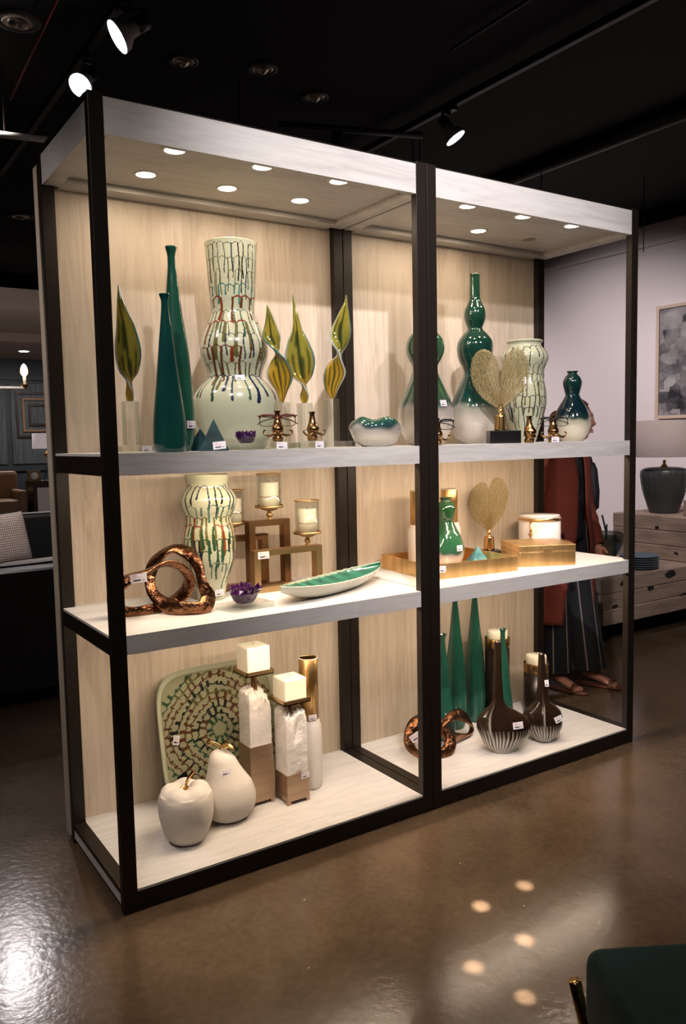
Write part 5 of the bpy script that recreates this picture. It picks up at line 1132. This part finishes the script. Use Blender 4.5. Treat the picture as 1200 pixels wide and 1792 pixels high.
# nearer black cushion on the far sofa
cushion((0.10, 3.93, 0.68), 0.30, 0.44, 0.14, (math.radians(-15), 0, 0.1), M['leather'], 'black leather cushion leaning against the woven pillow', False)
def tan_chair():
    t = thing('tan_armchair', 'tan leather armchair far back at the left edge', 'armchair', (1.62, 10.6, 0))
    box('seat', -0.40, 0.38, -0.40, 0.40, 0.22, 0.62, M['tan'], t, 0.05); box('backrest', -0.40, 0.38, 0.20, 0.42, 0.4, 1.03, M['tan'], t, 0.05)
    box('arm', 0.26, 0.38, -0.42, 0.40, 0.3, 0.76, M['tan'], t, 0.04); box('arm', -0.40, -0.28, -0.42, 0.40, 0.3, 0.76, M['tan'], t, 0.04)
    for sx in (-0.34, 0.32):
        for sy in (-0.34, 0.34): box('leg', sx - 0.02, sx + 0.02, sy - 0.02, sy + 0.02, 0, 0.23, M['darkwood'], t, 0.002)
tan_chair()
def side_cabinet():
    t = thing('side_cabinet', 'dark wood cabinet with white doors under the white-shaded lamp', 'cabinet', (2.52, 10.35, 0)); X = 0.46; Y = 0.24
    mk('body', *merge(boxg(-X, X, -Y, Y, 0.80, 0.885), boxg(-X, -X + 0.05, -Y, Y, 0, 0.80), boxg(X - 0.05, X, -Y, Y, 0, 0.80), boxg(-X + 0.05, X - 0.05, -Y + 0.04, Y, 0.04, 0.80)), M['darkwood'], t, smooth=False)
    for k in range(3):
        a = -X + 0.06 + k * 0.267; dr = box('door', a, a + 0.255, -Y + 0.015, -Y + 0.04, 0.06, 0.79, M['whitedoor'], t, 0.003)
        box('handle', a + 0.225, a + 0.235, -Y, -Y + 0.0155, 0.40, 0.50, M['gold'], dr, 0.001)
side_cabinet()
def far_lamp():
    t = thing('tripod_table_lamp', 'table lamp with white drum shade on the dark cabinet', 'lamp', (2.36, 10.24, 0.8855))
    for a in (0.3, 2.4, 4.5): tube('leg', [(0.11 * math.cos(a), 0.11 * math.sin(a), 0.0), (0.02 * math.cos(a), 0.02 * math.sin(a), 0.36)], 0.012, M['glassleg'], t)
    mk('collar', *latheg(resample([(0.03, 0.33), (0.075, 0.36), (0.085, 0.40), (0.05, 0.44), (0.012, 0.47)], 20), 24, cap1=True), M['gold'], t)
    mk('lamp_shade', *latheg([(0.25, 0.475), (0.24, 0.70), (0.237, 0.70), (0.247, 0.475), (0.25, 0.475)], 48, cap0=False), M['lampshade'], t)
M['glassleg'] = mat('blue_glass_leg', (0.10, 0.16, 0.22), 0.2)
far_lamp()
o = mk('mantel_clock', *merge(boxg(-0.09, 0.09, -0.03, 0.03, 0, 0.16)), M['tan'], None, smooth=False, loc=(2.10, 10.18, 0.8855)); tag(o, 'small wooden clock with round face beside the lamp legs', 'clock')
mk('dial', *tubeg([(0, -0.030, 0.08), (0, -0.038, 0.08)], 0.055, 24), M['whitedoor'], o)
def nested_art():
    for i, (a, c) in enumerate(((0.36, M['tan']), (0.25, M['darkwood']), (0.15, M['tan']))): pass
    t = thing('nested_frame_art', 'wall art of nested dark and wooden square frames on the blue wall', 'wall art', (3.02, 13.565, 1.98))
    for a, m in ((0.42, M['darkwood']), (0.31, M['tan']), (0.20, M['darkwood'])):
        mk('frame', *merge(boxg(-a, a, -0.03, 0, a - 0.04, a), boxg(-a, a, -0.03, 0, -a, -a + 0.04), boxg(-a, -a + 0.04, -0.03, 0, -a + 0.04, a - 0.04), boxg(a - 0.04, a, -0.03, 0, -a + 0.04, a - 0.04)), m, t, smooth=False)
nested_art()
def flower_vase():
    t = thing('glass_ornament', 'pale glass ornament in a tan frame above the white lampshade', 'ornament', (2.78, 10.34, 0.8855))
    lathe('vase', [(0.07, 0), (0.08, 0.02), (0.045, 0.25), (0.04, 0.5), (0.09, 0.62), (0.06, 0.70)], M['palegreen'], t, 32, 40, closed=False, inner=0.006)
    g = [spheroid((0.07 * math.cos(k * 1.1), 0.05 * math.sin(k * 1.1), 0.82 + 0.06 * math.sin(k * 2.3)), 0.075, 0.06, 0.06, 12, 8) for k in range(7)]
    mk('bloom', *merge(*g), M['whitecloth'], t)
M['palegreen'] = mat('pale_green_glass', (0.45, 0.52, 0.42), 0.2)
flower_vase()
def chandelier():
    t = thing('chandelier', 'chrome chandelier arm with a glowing candle bulb at left', 'chandelier', (0.18, 4.05, 1.82))
    tube('arm', [(-0.6, 0.1, 0.0), (0.0, 0.03, 0.0), (0.51, 0.0, 0.0)], 0.011, M['chromebright'], t)
    tube('arm', [(-0.6, 0.1, 0.0), (-0.6, 0.1, 0.8), (-0.6, 0.1, 1.629)], 0.012, M['chromebright'], t)
    mk('drip_cup', *latheg([(0.008, -0.015), (0.012, 0.0), (0.032, 0.022), (0.034, 0.026), (0.012, 0.028)], 24, 0.51, 0.0, 1, True, True), M['gold'], t)
    mk('candle_sleeve', *latheg([(0.012, 0.028), (0.012, 0.085)], 20, 0.51, 0, 1, True, True), M['wax'], t)
    mk('bulb', *latheg(resample([(0.008, 0.085), (0.024, 0.105), (0.026, 0.13), (0.018, 0.16), (0.004, 0.178)], 24), 20, 0.51, 0, 1, True, True), M['bulb'], t)
M['chromebright'] = mat('polished_nickel', (0.85, 0.83, 0.82), 0.45, 0.3)
chandelier()
o = mk('recessed_light', *latheg([(0.001, -0.004), (0.07, -0.004), (0.08, 0.0)], 24, cap0=True), M['lenscool'], None, loc=(2.52, 12.3, 2.999)); tag(o, 'tiny lit downlight above the candle bulb in the far lounge', 'ceiling light')

# ------------------------------------------------------------ teal chair, bottom right
def teal_chair():
    t = thing('velvet_chair', 'dark teal velvet chair with brass legs in the bottom right corner', 'chair', (0.60, -1.72, 0), math.radians(0))
    ux = Vector((0.872, -0.488, 0)); uy = Vector((0.488, 0.872, 0))
    # local frame: seat corner (far left) at world (0.49,-1.30), edges along ux (right) and -uy (towards viewer)
    def q(a, b, z): p = Vector((0.478, -1.292, 0)) + ux * a - uy * b; return (p.x - 0.60, p.y + 1.72, z)
    def rbox(name, a0, a1, b0, b1, z0, z1, r, m, par):
        v, f = boxg(a0, a1, b0, b1, z0, z1); o = mk(name, v, f, m, par, smooth=True); bm = bmesh.new(); bm.from_mesh(o.data); bmesh.ops.bevel(bm, geom=bm.edges[:], offset=r, segments=5, affect='EDGES', profile=0.5)
        for v_ in bm.verts: v_.co = Vector(q(*v_.co))
        bmesh.ops.recalc_face_normals(bm, faces=bm.faces); bm.to_mesh(o.data); bm.free()
        for p in o.data.polygons: p.use_smooth = True
        return o
    seat = rbox('seat', 0.0, 0.56, 0.0, 0.56, 0.26, 0.42, 0.030, M['velvet'], t)
    C = [q(0.03, 0.004, 0.395), q(0.25, 0.002, 0.397), q(0.50, 0.004, 0.395)]
    tube('piping', C, 0.005, M['velvet'], seat)
    rbox('backrest', 0.145, 0.545, 0.10, 0.56, 0.40, 0.44, 0.012, M['velvet'], t) if False else None
    rbox('backrest', 0.175, 0.27, -0.02, 0.58, 0.40, 0.86, 0.035, M['velvet'], t) if False else None
    rbox('backrest', 0.52, 0.62, -0.02, 0.58, 0.24, 0.84, 0.04, M['velvet'], t)
    rbox('arm', 0.185, 0.56, -0.03, 0.05, 0.24, 0.50, 0.03, M['velvet'], t) if False else None
    for a, b in ((0.03, 0.03), (0.53, 0.03), (0.03, 0.53), (0.53, 0.53)):
        sa = -0.05 if a < 0.2 else 0.04; sb = -0.04 if b < 0.2 else 0.04
        P = [q(a, b, 0.265), q(a + sa, b + sb, 0.004)]
        if a < 0.2 and b < 0.2: P = [(0.516 - 0.60, -1.243 + 1.72, 0.30), (0.585 - 0.60, -1.262 + 1.72, 0.004)]
        tube('leg', [P[0], Vector(P[0]).lerp(Vector(P[1]), 0.5), P[1]], [0.013, 0.011, 0.008], M['gold'], t)
teal_chair()

# ------------------------------------------------------------ the woman behind the right bay
def woman():
    G = Vector((2.692, 0.722, 0)); fw = Vector((0.08, -1.0, 0)).normalized(); lf = Vector((-fw.y, fw.x, 0))     # lf = her left
    t = thing('person', 'woman in rust long cardigan, striped trousers and sandals beyond the right end', 'person', G)
    def L_(l, f, z): p = lf * l + fw * f; return (p.x, p.y, z)
    # ---- body skeleton for the skin modifier
    Vs = []; Es = []; Rs = []
    def add(p, r, prev=None):
        Vs.append(p); Rs.append(r if hasattr(r, '__len__') else (r, r)); i = len(Vs) - 1
        if prev is not None: Es.append((prev, i))
        return i
    pel = add(L_(0, 0, 0.90), (0.125, 0.105)); w1 = add(L_(0, 0, 1.03), (0.110, 0.090), pel); ch = add(L_(0, 0.0, 1.20), (0.120, 0.095), w1); nk0 = add(L_(0, -0.005, 1.295), (0.070, 0.060), ch)
    nk = add(L_(0.02, 0.015, 1.370), 0.046, nk0); hd0 = add(L_(0.03, 0.04, 1.405), 0.050, nk); hd = add(L_(0.038, 0.050, 1.46), (0.060, 0.060), hd0)
    feet = {1: (Vector((2.858, 0.74, 0)) - G, Vector((2.95, 0.515, 0)) - G), -1: (Vector((2.674, 0.813, 0)) - G, Vector((2.711, 0.595, 0)) - G)}
    for s in (1, -1):
        h, toe = feet[s]; d = (toe - h).normalized(); ank = h + d * 0.045
        a = add(L_(s * 0.095, 0, 0.84), 0.092, pel); kn = (ank.x * 0.55 + lf.x * s * 0.05 + fw.x * 0.02, ank.y * 0.55 + lf.y * s * 0.05 + fw.y * 0.02, 0.47)
        th = add(tuple((Vector(Vs[a]) + Vector(kn)) / 2), 0.074, a); k = add(kn, 0.052, th); cf = add((ank.x * 0.85 + kn[0] * 0.15, ank.y * 0.85 + kn[1] * 0.15, 0.30), 0.048, k); an = add((ank.x, ank.y, 0.085), 0.028, cf)
        he = add((h.x + d.x * 0.03, h.y + d.y * 0.03, 0.042), 0.028, an)
        md = add((ank.x + d.x * 0.07, ank.y + d.y * 0.07, 0.050), (0.030, 0.024), an); bl = add((ank.x + d.x * 0.135, ank.y + d.y * 0.135, 0.028), (0.038, 0.014), md)
        sd = Vector((-d.y, d.x, 0))
        for q, (o_, ln, r) in enumerate(((-s * 0.024, 0.052, 0.0105), (-s * 0.006, 0.052, 0.008), (s * 0.008, 0.047, 0.0075), (s * 0.021, 0.040, 0.007), (s * 0.032, 0.030, 0.0065))):
            b0 = Vector((ank.x, ank.y, 0)) + d * 0.142 + sd * o_; m0 = add((b0.x, b0.y, 0.022), r * 1.05, bl); add((b0.x + d.x * ln * 0.6, b0.y + d.y * ln * 0.6, 0.018), r, m0)
    hands = {}
    for s in (1, -1):
        sh = add(L_(s * 0.145, 0.0, 1.255), 0.042, nk0)
        if s == 1: el = L_(0.182, 0.010, 1.02); wr = L_(0.175, 0.10, 0.80)
        else: el = L_(-0.235, -0.02, 1.02); wr = L_(-0.22, 0.14, 0.86)
        e = add(el, 0.038, sh); w_ = add(wr, (0.026, 0.020), e); d = (Vector(wr) - Vector(el)).normalized(); pm = Vector(wr) + d * 0.05; p = add(tuple(pm), (0.034, 0.016), w_)
        side = fw * 1.0 - d * fw.dot(d); side.normalize(); inn = d.cross(side); inn = inn if inn.dot(lf * -s) > 0 else -inn
        for q, (o_, ln) in enumerate(((0.027, 0.060), (0.009, 0.068), (-0.009, 0.063), (-0.026, 0.050))):
            a0 = pm + d * 0.035 + side * o_; f1 = add(tuple(a0), 0.0088, p); a1 = a0 + d * (ln * 0.5) + inn * 0.006; f2 = add(tuple(a1), 0.0080, f1); add(tuple(a1 + d * (ln * 0.35) + inn * 0.018), 0.0068, f2)
        t0 = pm - d * 0.015 + side * 0.034; f1 = add(tuple(t0), 0.0105, p); add(tuple(t0 + d * 0.038 + side * 0.018 + inn * 0.008), 0.0082, f1)
    me = bpy.data.meshes.new('body'); me.from_pydata(Vs, Es, []); me.materials.append(M['skin']); ob = bpy.data.objects.new('body', me); COL.objects.link(ob); ob.parent = t
    sk = ob.modifiers.new('skin', 'SKIN'); sk.use_smooth_shade = True
    for i, r in enumerate(Rs): me.skin_vertices[0].data[i].radius = r
    me.skin_vertices[0].data[pel].use_root = True
    ss = ob.modifiers.new('sub', 'SUBSURF'); ss.levels = 1; ss.render_levels = 2
    # ---- head: a shaped face shell over the neck, turned to her right-hand side of the picture
    hf = Vector((0.80, -0.60, 0)).normalized(); hl = Vector((-hf.y, hf.x, 0)); hc = Vector(L_(0.038, 0.060, 1.466))
    V = []; F = []; R_ = 26; sg = 36
    def face(a, b):  # a polar from top, b azimuth from face front
        z = 0.112 * math.cos(a); s_ = math.sin(a); x = 0.090 * s_ * math.cos(b); y = 0.073 * s_ * math.sin(b)
        if math.cos(b) > 0: 
            x *= 1.0 - 0.20 * max(0, -math.cos(a)) ** 1.5 * 0.4
        y *= 1 - 0.30 * max(0, -math.cos(a)) ** 1.2
        zc = z; fr = max(0, math.cos(b)) ** 8
        nose = 0.017 * math.exp(-((zc + 0.018) / 0.013) ** 2) * math.exp(-(b / 0.22) ** 2) + 0.008 * math.exp(-((zc - 0.004) / 0.022) ** 2) * math.exp(-(b / 0.2) ** 2)
        brow = 0.005 * math.exp(-((zc - 0.030) / 0.010) ** 2) * fr; lips = 0.008 * (math.exp(-((zc + 0.048) / 0.0055) ** 2) + math.exp(-((zc + 0.060) / 0.006) ** 2)) * math.exp(-(b / 0.3) ** 2); chin = 0.012 * math.exp(-((zc + 0.090) / 0.014) ** 2) * math.exp(-(b / 0.45) ** 2)
        eye = -0.006 * math.exp(-((zc - 0.012) / 0.009) ** 2) * math.exp(-((abs(b) - 0.38) / 0.14) ** 2)
        x += nose + brow + lips + chin + eye; p = hc + hf * x + hl * y; return (p.x, p.y, p.z + zc)
    for j in range(1, 60):
        for i in range(72):
            b = 2 * PI * i / 72; b = b if b <= PI else b - 2 * PI; V.append(face(PI * j / 60, b))
    for j in range(58):
        for i in range(72): k = (i + 1) % 72; F.append((j * 72 + i, j * 72 + k, (j + 1) * 72 + k, (j + 1) * 72 + i))
    F.append(tuple(range(72))); F.append(tuple(58 * 72 + i for i in range(71, -1, -1)))
    hd_ = mk('head', V, F, M['skin'], t)
    for s in (-1, 1):
        p = hc + hf * 0.0705 + hl * (s * 0.029) + Vector((0, 0, 0.012)); g = spheroid(p, 0.0110, 0.0110, 0.0075, 32, 24)
        cc = np.array([(0.03, 0.015, 0.01) if ((Vector(v) - p).normalized().dot(hf)) > 0.90 else (0.5, 0.44, 0.40) for v in g[0]]); mk('eye', *g, M['eyecol'], hd_, cols=cc)
        tube('eyebrow', [hc + hf * (0.083 - 0.010 * q * q) + hl * (s * (0.014 + 0.030 * q)) + Vector((0, 0, 0.032 + 0.005 * math.sin(PI * q) )) for q in (0, 0.33, 0.66, 1)], 0.0028, M['hair'], hd_, seg=8)
        p2 = hc + hl * (s * 0.072) + Vector((0, 0, -0.005)); mk('ear', *spheroid(p2, 0.016, 0.010, 0.028), M['skin'], hd_)
    for zz_, rr_ in ((-0.0475, 0.0036), (-0.0580, 0.0046)): tube('lip', [hc + hf * (0.0905 - 0.020 * (abs(q) ** 2)) + hl * (0.019 * q) + Vector((0, 0, zz_)) for q in (-1, -0.5, 0, 0.5, 1)], rr_, M['lip'], hd_, seg=10)
    V = []; F = []
    for j in range(0, 31):
        a = 0.03 + (PI * 0.62) * j / 30
        for i in range(48):
            b = 2 * PI * i / 48; b = b if b <= PI else b - 2 * PI
            q_ = min(1, max(0, (abs(b) - 0.5) / 1.1)); q_ = q_ * q_ * (3 - 2 * q_); lim = 0.80 + 1.25 * q_; aa = min(a, lim)
            z = 0.112 * math.cos(aa) * 1.10; s_ = math.sin(aa); kk = 1.0 + 0.12 * (1 - (j / 30) ** 6); x = 0.090 * s_ * math.cos(b) * kk; y = 0.073 * s_ * math.sin(b) * (kk + 0.02)
            r = 1 + 0.02 * math.sin(b * 22); p = hc + hf * (x * r - 0.004) + hl * (y * r); V.append((p.x, p.y, p.z + z))
    for j in range(30):
        for i in range(48): k = (i + 1) % 48; F.append((j * 48 + i, j * 48 + k, (j + 1) * 48 + k, (j + 1) * 48 + i))
    F.append(tuple(range(48)))
    mk('hair', V, F, M['hair'], t)
    bun = hc - hf * 0.095 + Vector((0, 0, 0.01)); mk('hair_bun', *spheroid(bun, 0.045, 0.045, 0.05, 18, 12), M['hair'], t)
    # ---- cardigan: open-front shell
    def shell(rows, name, m, seg=56, thick=0.006, fold=0.006):
        V = []; F = []
        for side in (0, 1):
            for (z, rx, ry, cx, cy, gap) in rows:
                for i in range(seg + 1):
                    a = gap + (2 * PI - 2 * gap) * i / seg; k = 1 + fold * 8 * math.sin(a * 9 + z * 3) * (0.1 + max(0, 0.9 - z)) - (0.0 if not side else thick / rx)
                    V.append(L_(cx + rx * k * math.sin(a), cy + ry * k * math.cos(a), z))
        n = len(rows); c = seg + 1; o = n * c
        for s in (0, 1):
            for j in range(n - 1):
                for i in range(seg): F.append((s * o + j * c + i, s * o + j * c + i + 1, s * o + (j + 1) * c + i + 1, s * o + (j + 1) * c + i))
        for j in range(n - 1):
            for i in (0, seg): F.append((j * c + i, (j + 1) * c + i, o + (j + 1) * c + i, o + j * c + i))
        for j in (0, n - 1):
            for i in range(seg): F.append((j * c + i, j * c + i + 1, o + j * c + i + 1, o + j * c + i))
        return mk(name, V, F, m, t)
    rows = [(0.40, 0.235, 0.165, 0.0, -0.02, 0.62), (0.55, 0.225, 0.160, 0, -0.015, 0.55), (0.70, 0.212, 0.155, 0, -0.01, 0.45), (0.85, 0.202, 0.150, 0, 0, 0.30), (1.0, 0.185, 0.138, 0, 0, 0.2), (1.15, 0.192, 0.135, 0, 0, 0.15), (1.25, 0.196, 0.122, 0, 0, 0.18), (1.295, 0.172, 0.108, 0, 0, 0.25), (1.330, 0.118, 0.092, 0, 0, 0.4), (1.358, 0.070, 0.070, 0, 0, 0.6)]
    R = np.array(rows); rs = [tuple(r) for r in catmull(R, 40)]
    shell(rs, 'cardigan', M['coat'])
    shell([tuple(r) for r in catmull(np.array([(0.84, 0.150, 0.112, 0, 0, 0.0), (1.0, 0.140, 0.104, 0, 0, 0), (1.15, 0.146, 0.106, 0, 0, 0), (1.27, 0.140, 0.092, 0, 0, 0), (1.33, 0.085, 0.07, 0, 0, 0)]), 24)], 'blouse', M['bag'])
    for s in (1, -1):
        sh = Vector(L_(s * 0.140, 0, 1.262)); el = Vector(L_(0.182, 0.010, 1.02) if s == 1 else L_(-0.235, -0.02, 1.02)); wr = Vector(L_(0.175, 0.10, 0.80) if s == 1 else L_(-0.22, 0.14, 0.86))
        C = catmull([sh, sh.lerp(el, 0.5), el, el.lerp(wr, 0.5), wr + (wr - el) * 0.02], 30); tube('sleeve', C, [0.068 - 0.024 * (i / 29) + 0.002 * math.sin(i * 1.9) for i in range(30)], M['coat'], t, seg=22, cap=False)
    # ---- trousers with pale stripes
    for s in (1, -1):
        h, toe = feet[s]; d = (toe - h).normalized(); ank = h + d * 0.045; V = []; F = []; uv = []; cols = []; seg = 120; n = 40
        for j in range(n + 1):
            f = j / n; z = 0.92 - (0.92 - 0.105) * f; c = Vector(L_(s * 0.085, 0, 0)).lerp(ank, max(0, f - 0.05) / 0.95); r = 0.112 - 0.022 * math.sin(min(1, f * 1.6) * PI / 2) + 0.020 * f
            for i in range(seg):
                a = 2 * PI * i / seg; k = 1 + 0.045 * math.sin(4 * a + s + f * 2) * f; V.append((c.x + r * k * math.cos(a), c.y + r * k * math.sin(a) * 0.95, z)); cols.append((0.24, 0.20, 0.20) if i % 15 == 0 else (0.004, 0.005, 0.009))
        for j in range(n):
            for i in range(seg): k = (i + 1) % seg; F.append((j * seg + i, j * seg + k, (j + 1) * seg + k, (j + 1) * seg + i))
        F.append(tuple(range(seg)))
        lg = mk('trouser_leg', V, F, M['cloth'], t, cols=np.array(cols))
        # sandals
        sd = Vector((-d.y, d.x, 0)); V = []; n = 28
        for z in (0.001, 0.013):
            for i in range(n):
                a = 2 * PI * i / n; u = math.cos(a); v = math.sin(a); wd = 0.036 + 0.009 * u; p = h + d * (0.122 + 0.135 * u) + sd * (wd * v); V.append((p.x, p.y, z))
        F = [tuple(range(n - 1, -1, -1)), tuple(n + i for i in range(n))] + [(i, (i + 1) % n, n + (i + 1) % n, n + i) for i in range(n)]
        sn = mk('sandal', V, F, M['sandal'], t)
        def strap(c, r1, r2, z0, tilt, wd): 
            P = [(c.x + sd.x * r1 * math.cos(a) + d.x * tilt * math.sin(a), c.y + sd.y * r1 * math.cos(a) + d.y * tilt * math.sin(a), z0 + r2 * math.sin(a)) for a in np.linspace(0, PI, 16)]; return P
        b = h + d * 0.185; tube('toe_strap', strap(b, 0.043, 0.044, 0.006, 0.0, 0), 0.011, M['sandal'], sn, flat=0.25)
        A = Vector((ank.x, ank.y, 0.095)); P = [(A.x + 0.036 * math.cos(a), A.y + 0.036 * math.sin(a), 0.088 + 0.006 * math.sin(a)) for a in np.linspace(0, 2 * PI, 25)[:-1]]; tube('ankle_strap', P, 0.010, M['sandal'], sn, closed=True, flat=0.3)
        tube('heel_strap', [(h.x + d.x * 0.008, h.y + d.y * 0.008, 0.01), (h.x, h.y, 0.05), (h.x + d.x * 0.012, h.y + d.y * 0.012, 0.088)], 0.014, M['sandal'], sn, flat=0.3)
    return G, lf, fw
M['cloth'] = attr_mat('striped_trouser_cloth', 0.85, 0.0)
M['eyecol'] = attr_mat('eyeball', 0.15, 0.3); M['lip'] = mat('lips', (0.30, 0.09, 0.07), 0.4)
G, lf, fw = woman()
def handbag():
    t = thing('shoulder_bag', 'black shoulder bag hanging at the woman\'s side in front of her arm', 'bag', G + lf * 0.225 - fw * 0.02 + Vector((0, 0, 0)))
    V = []; F = []; prof = [(0.96, 0.05, 0.020), (0.99, 0.085, 0.034), (1.08, 0.088, 0.036), (1.20, 0.075, 0.030), (1.24, 0.06, 0.014)]
    for z, a, b in prof:
        for i in range(24):
            an = 2 * PI * i / 24; p = fw * (a * math.copysign(abs(math.cos(an)) ** 0.6, math.cos(an))) + lf * (b * math.copysign(abs(math.sin(an)) ** 0.6, math.sin(an)) + 0.01); V.append((p.x, p.y, z))
    for j in range(len(prof) - 1):
        for i in range(24): k = (i + 1) % 24; F.append((j * 24 + i, j * 24 + k, (j + 1) * 24 + k, (j + 1) * 24 + i))
    F.append(tuple(range(23, -1, -1))); F.append(tuple(4 * 24 + i for i in range(24)))
    mk('bag_body', V, F, M['bag'], t)
    a = fw * 0.05; b = -fw * 0.05; top = lf * -0.10 + Vector((0, 0, 1.35))
    C = catmull([a + Vector((0, 0, 1.22)), a * 0.9 + lf * -0.02 + Vector((0, 0, 1.28)), top, b * 0.9 + lf * -0.02 + Vector((0, 0, 1.28)), b + Vector((0, 0, 1.22))], 30)
    tube('strap', C, 0.012, M['bag'], t, flat=0.35)
    C = catmull([fw * 0.10 + lf * 0.03 + Vector((0, 0, 0.95)), fw * 0.11 + lf * 0.05 + Vector((0, 0, 0.86)), fw * 0.12 + lf * 0.04 + Vector((0, 0, 0.82)), fw * 0.13 + lf * 0.03 + Vector((0, 0, 0.90))], 14); tube('tassel', C, 0.005, M['bag'], t)
handbag()
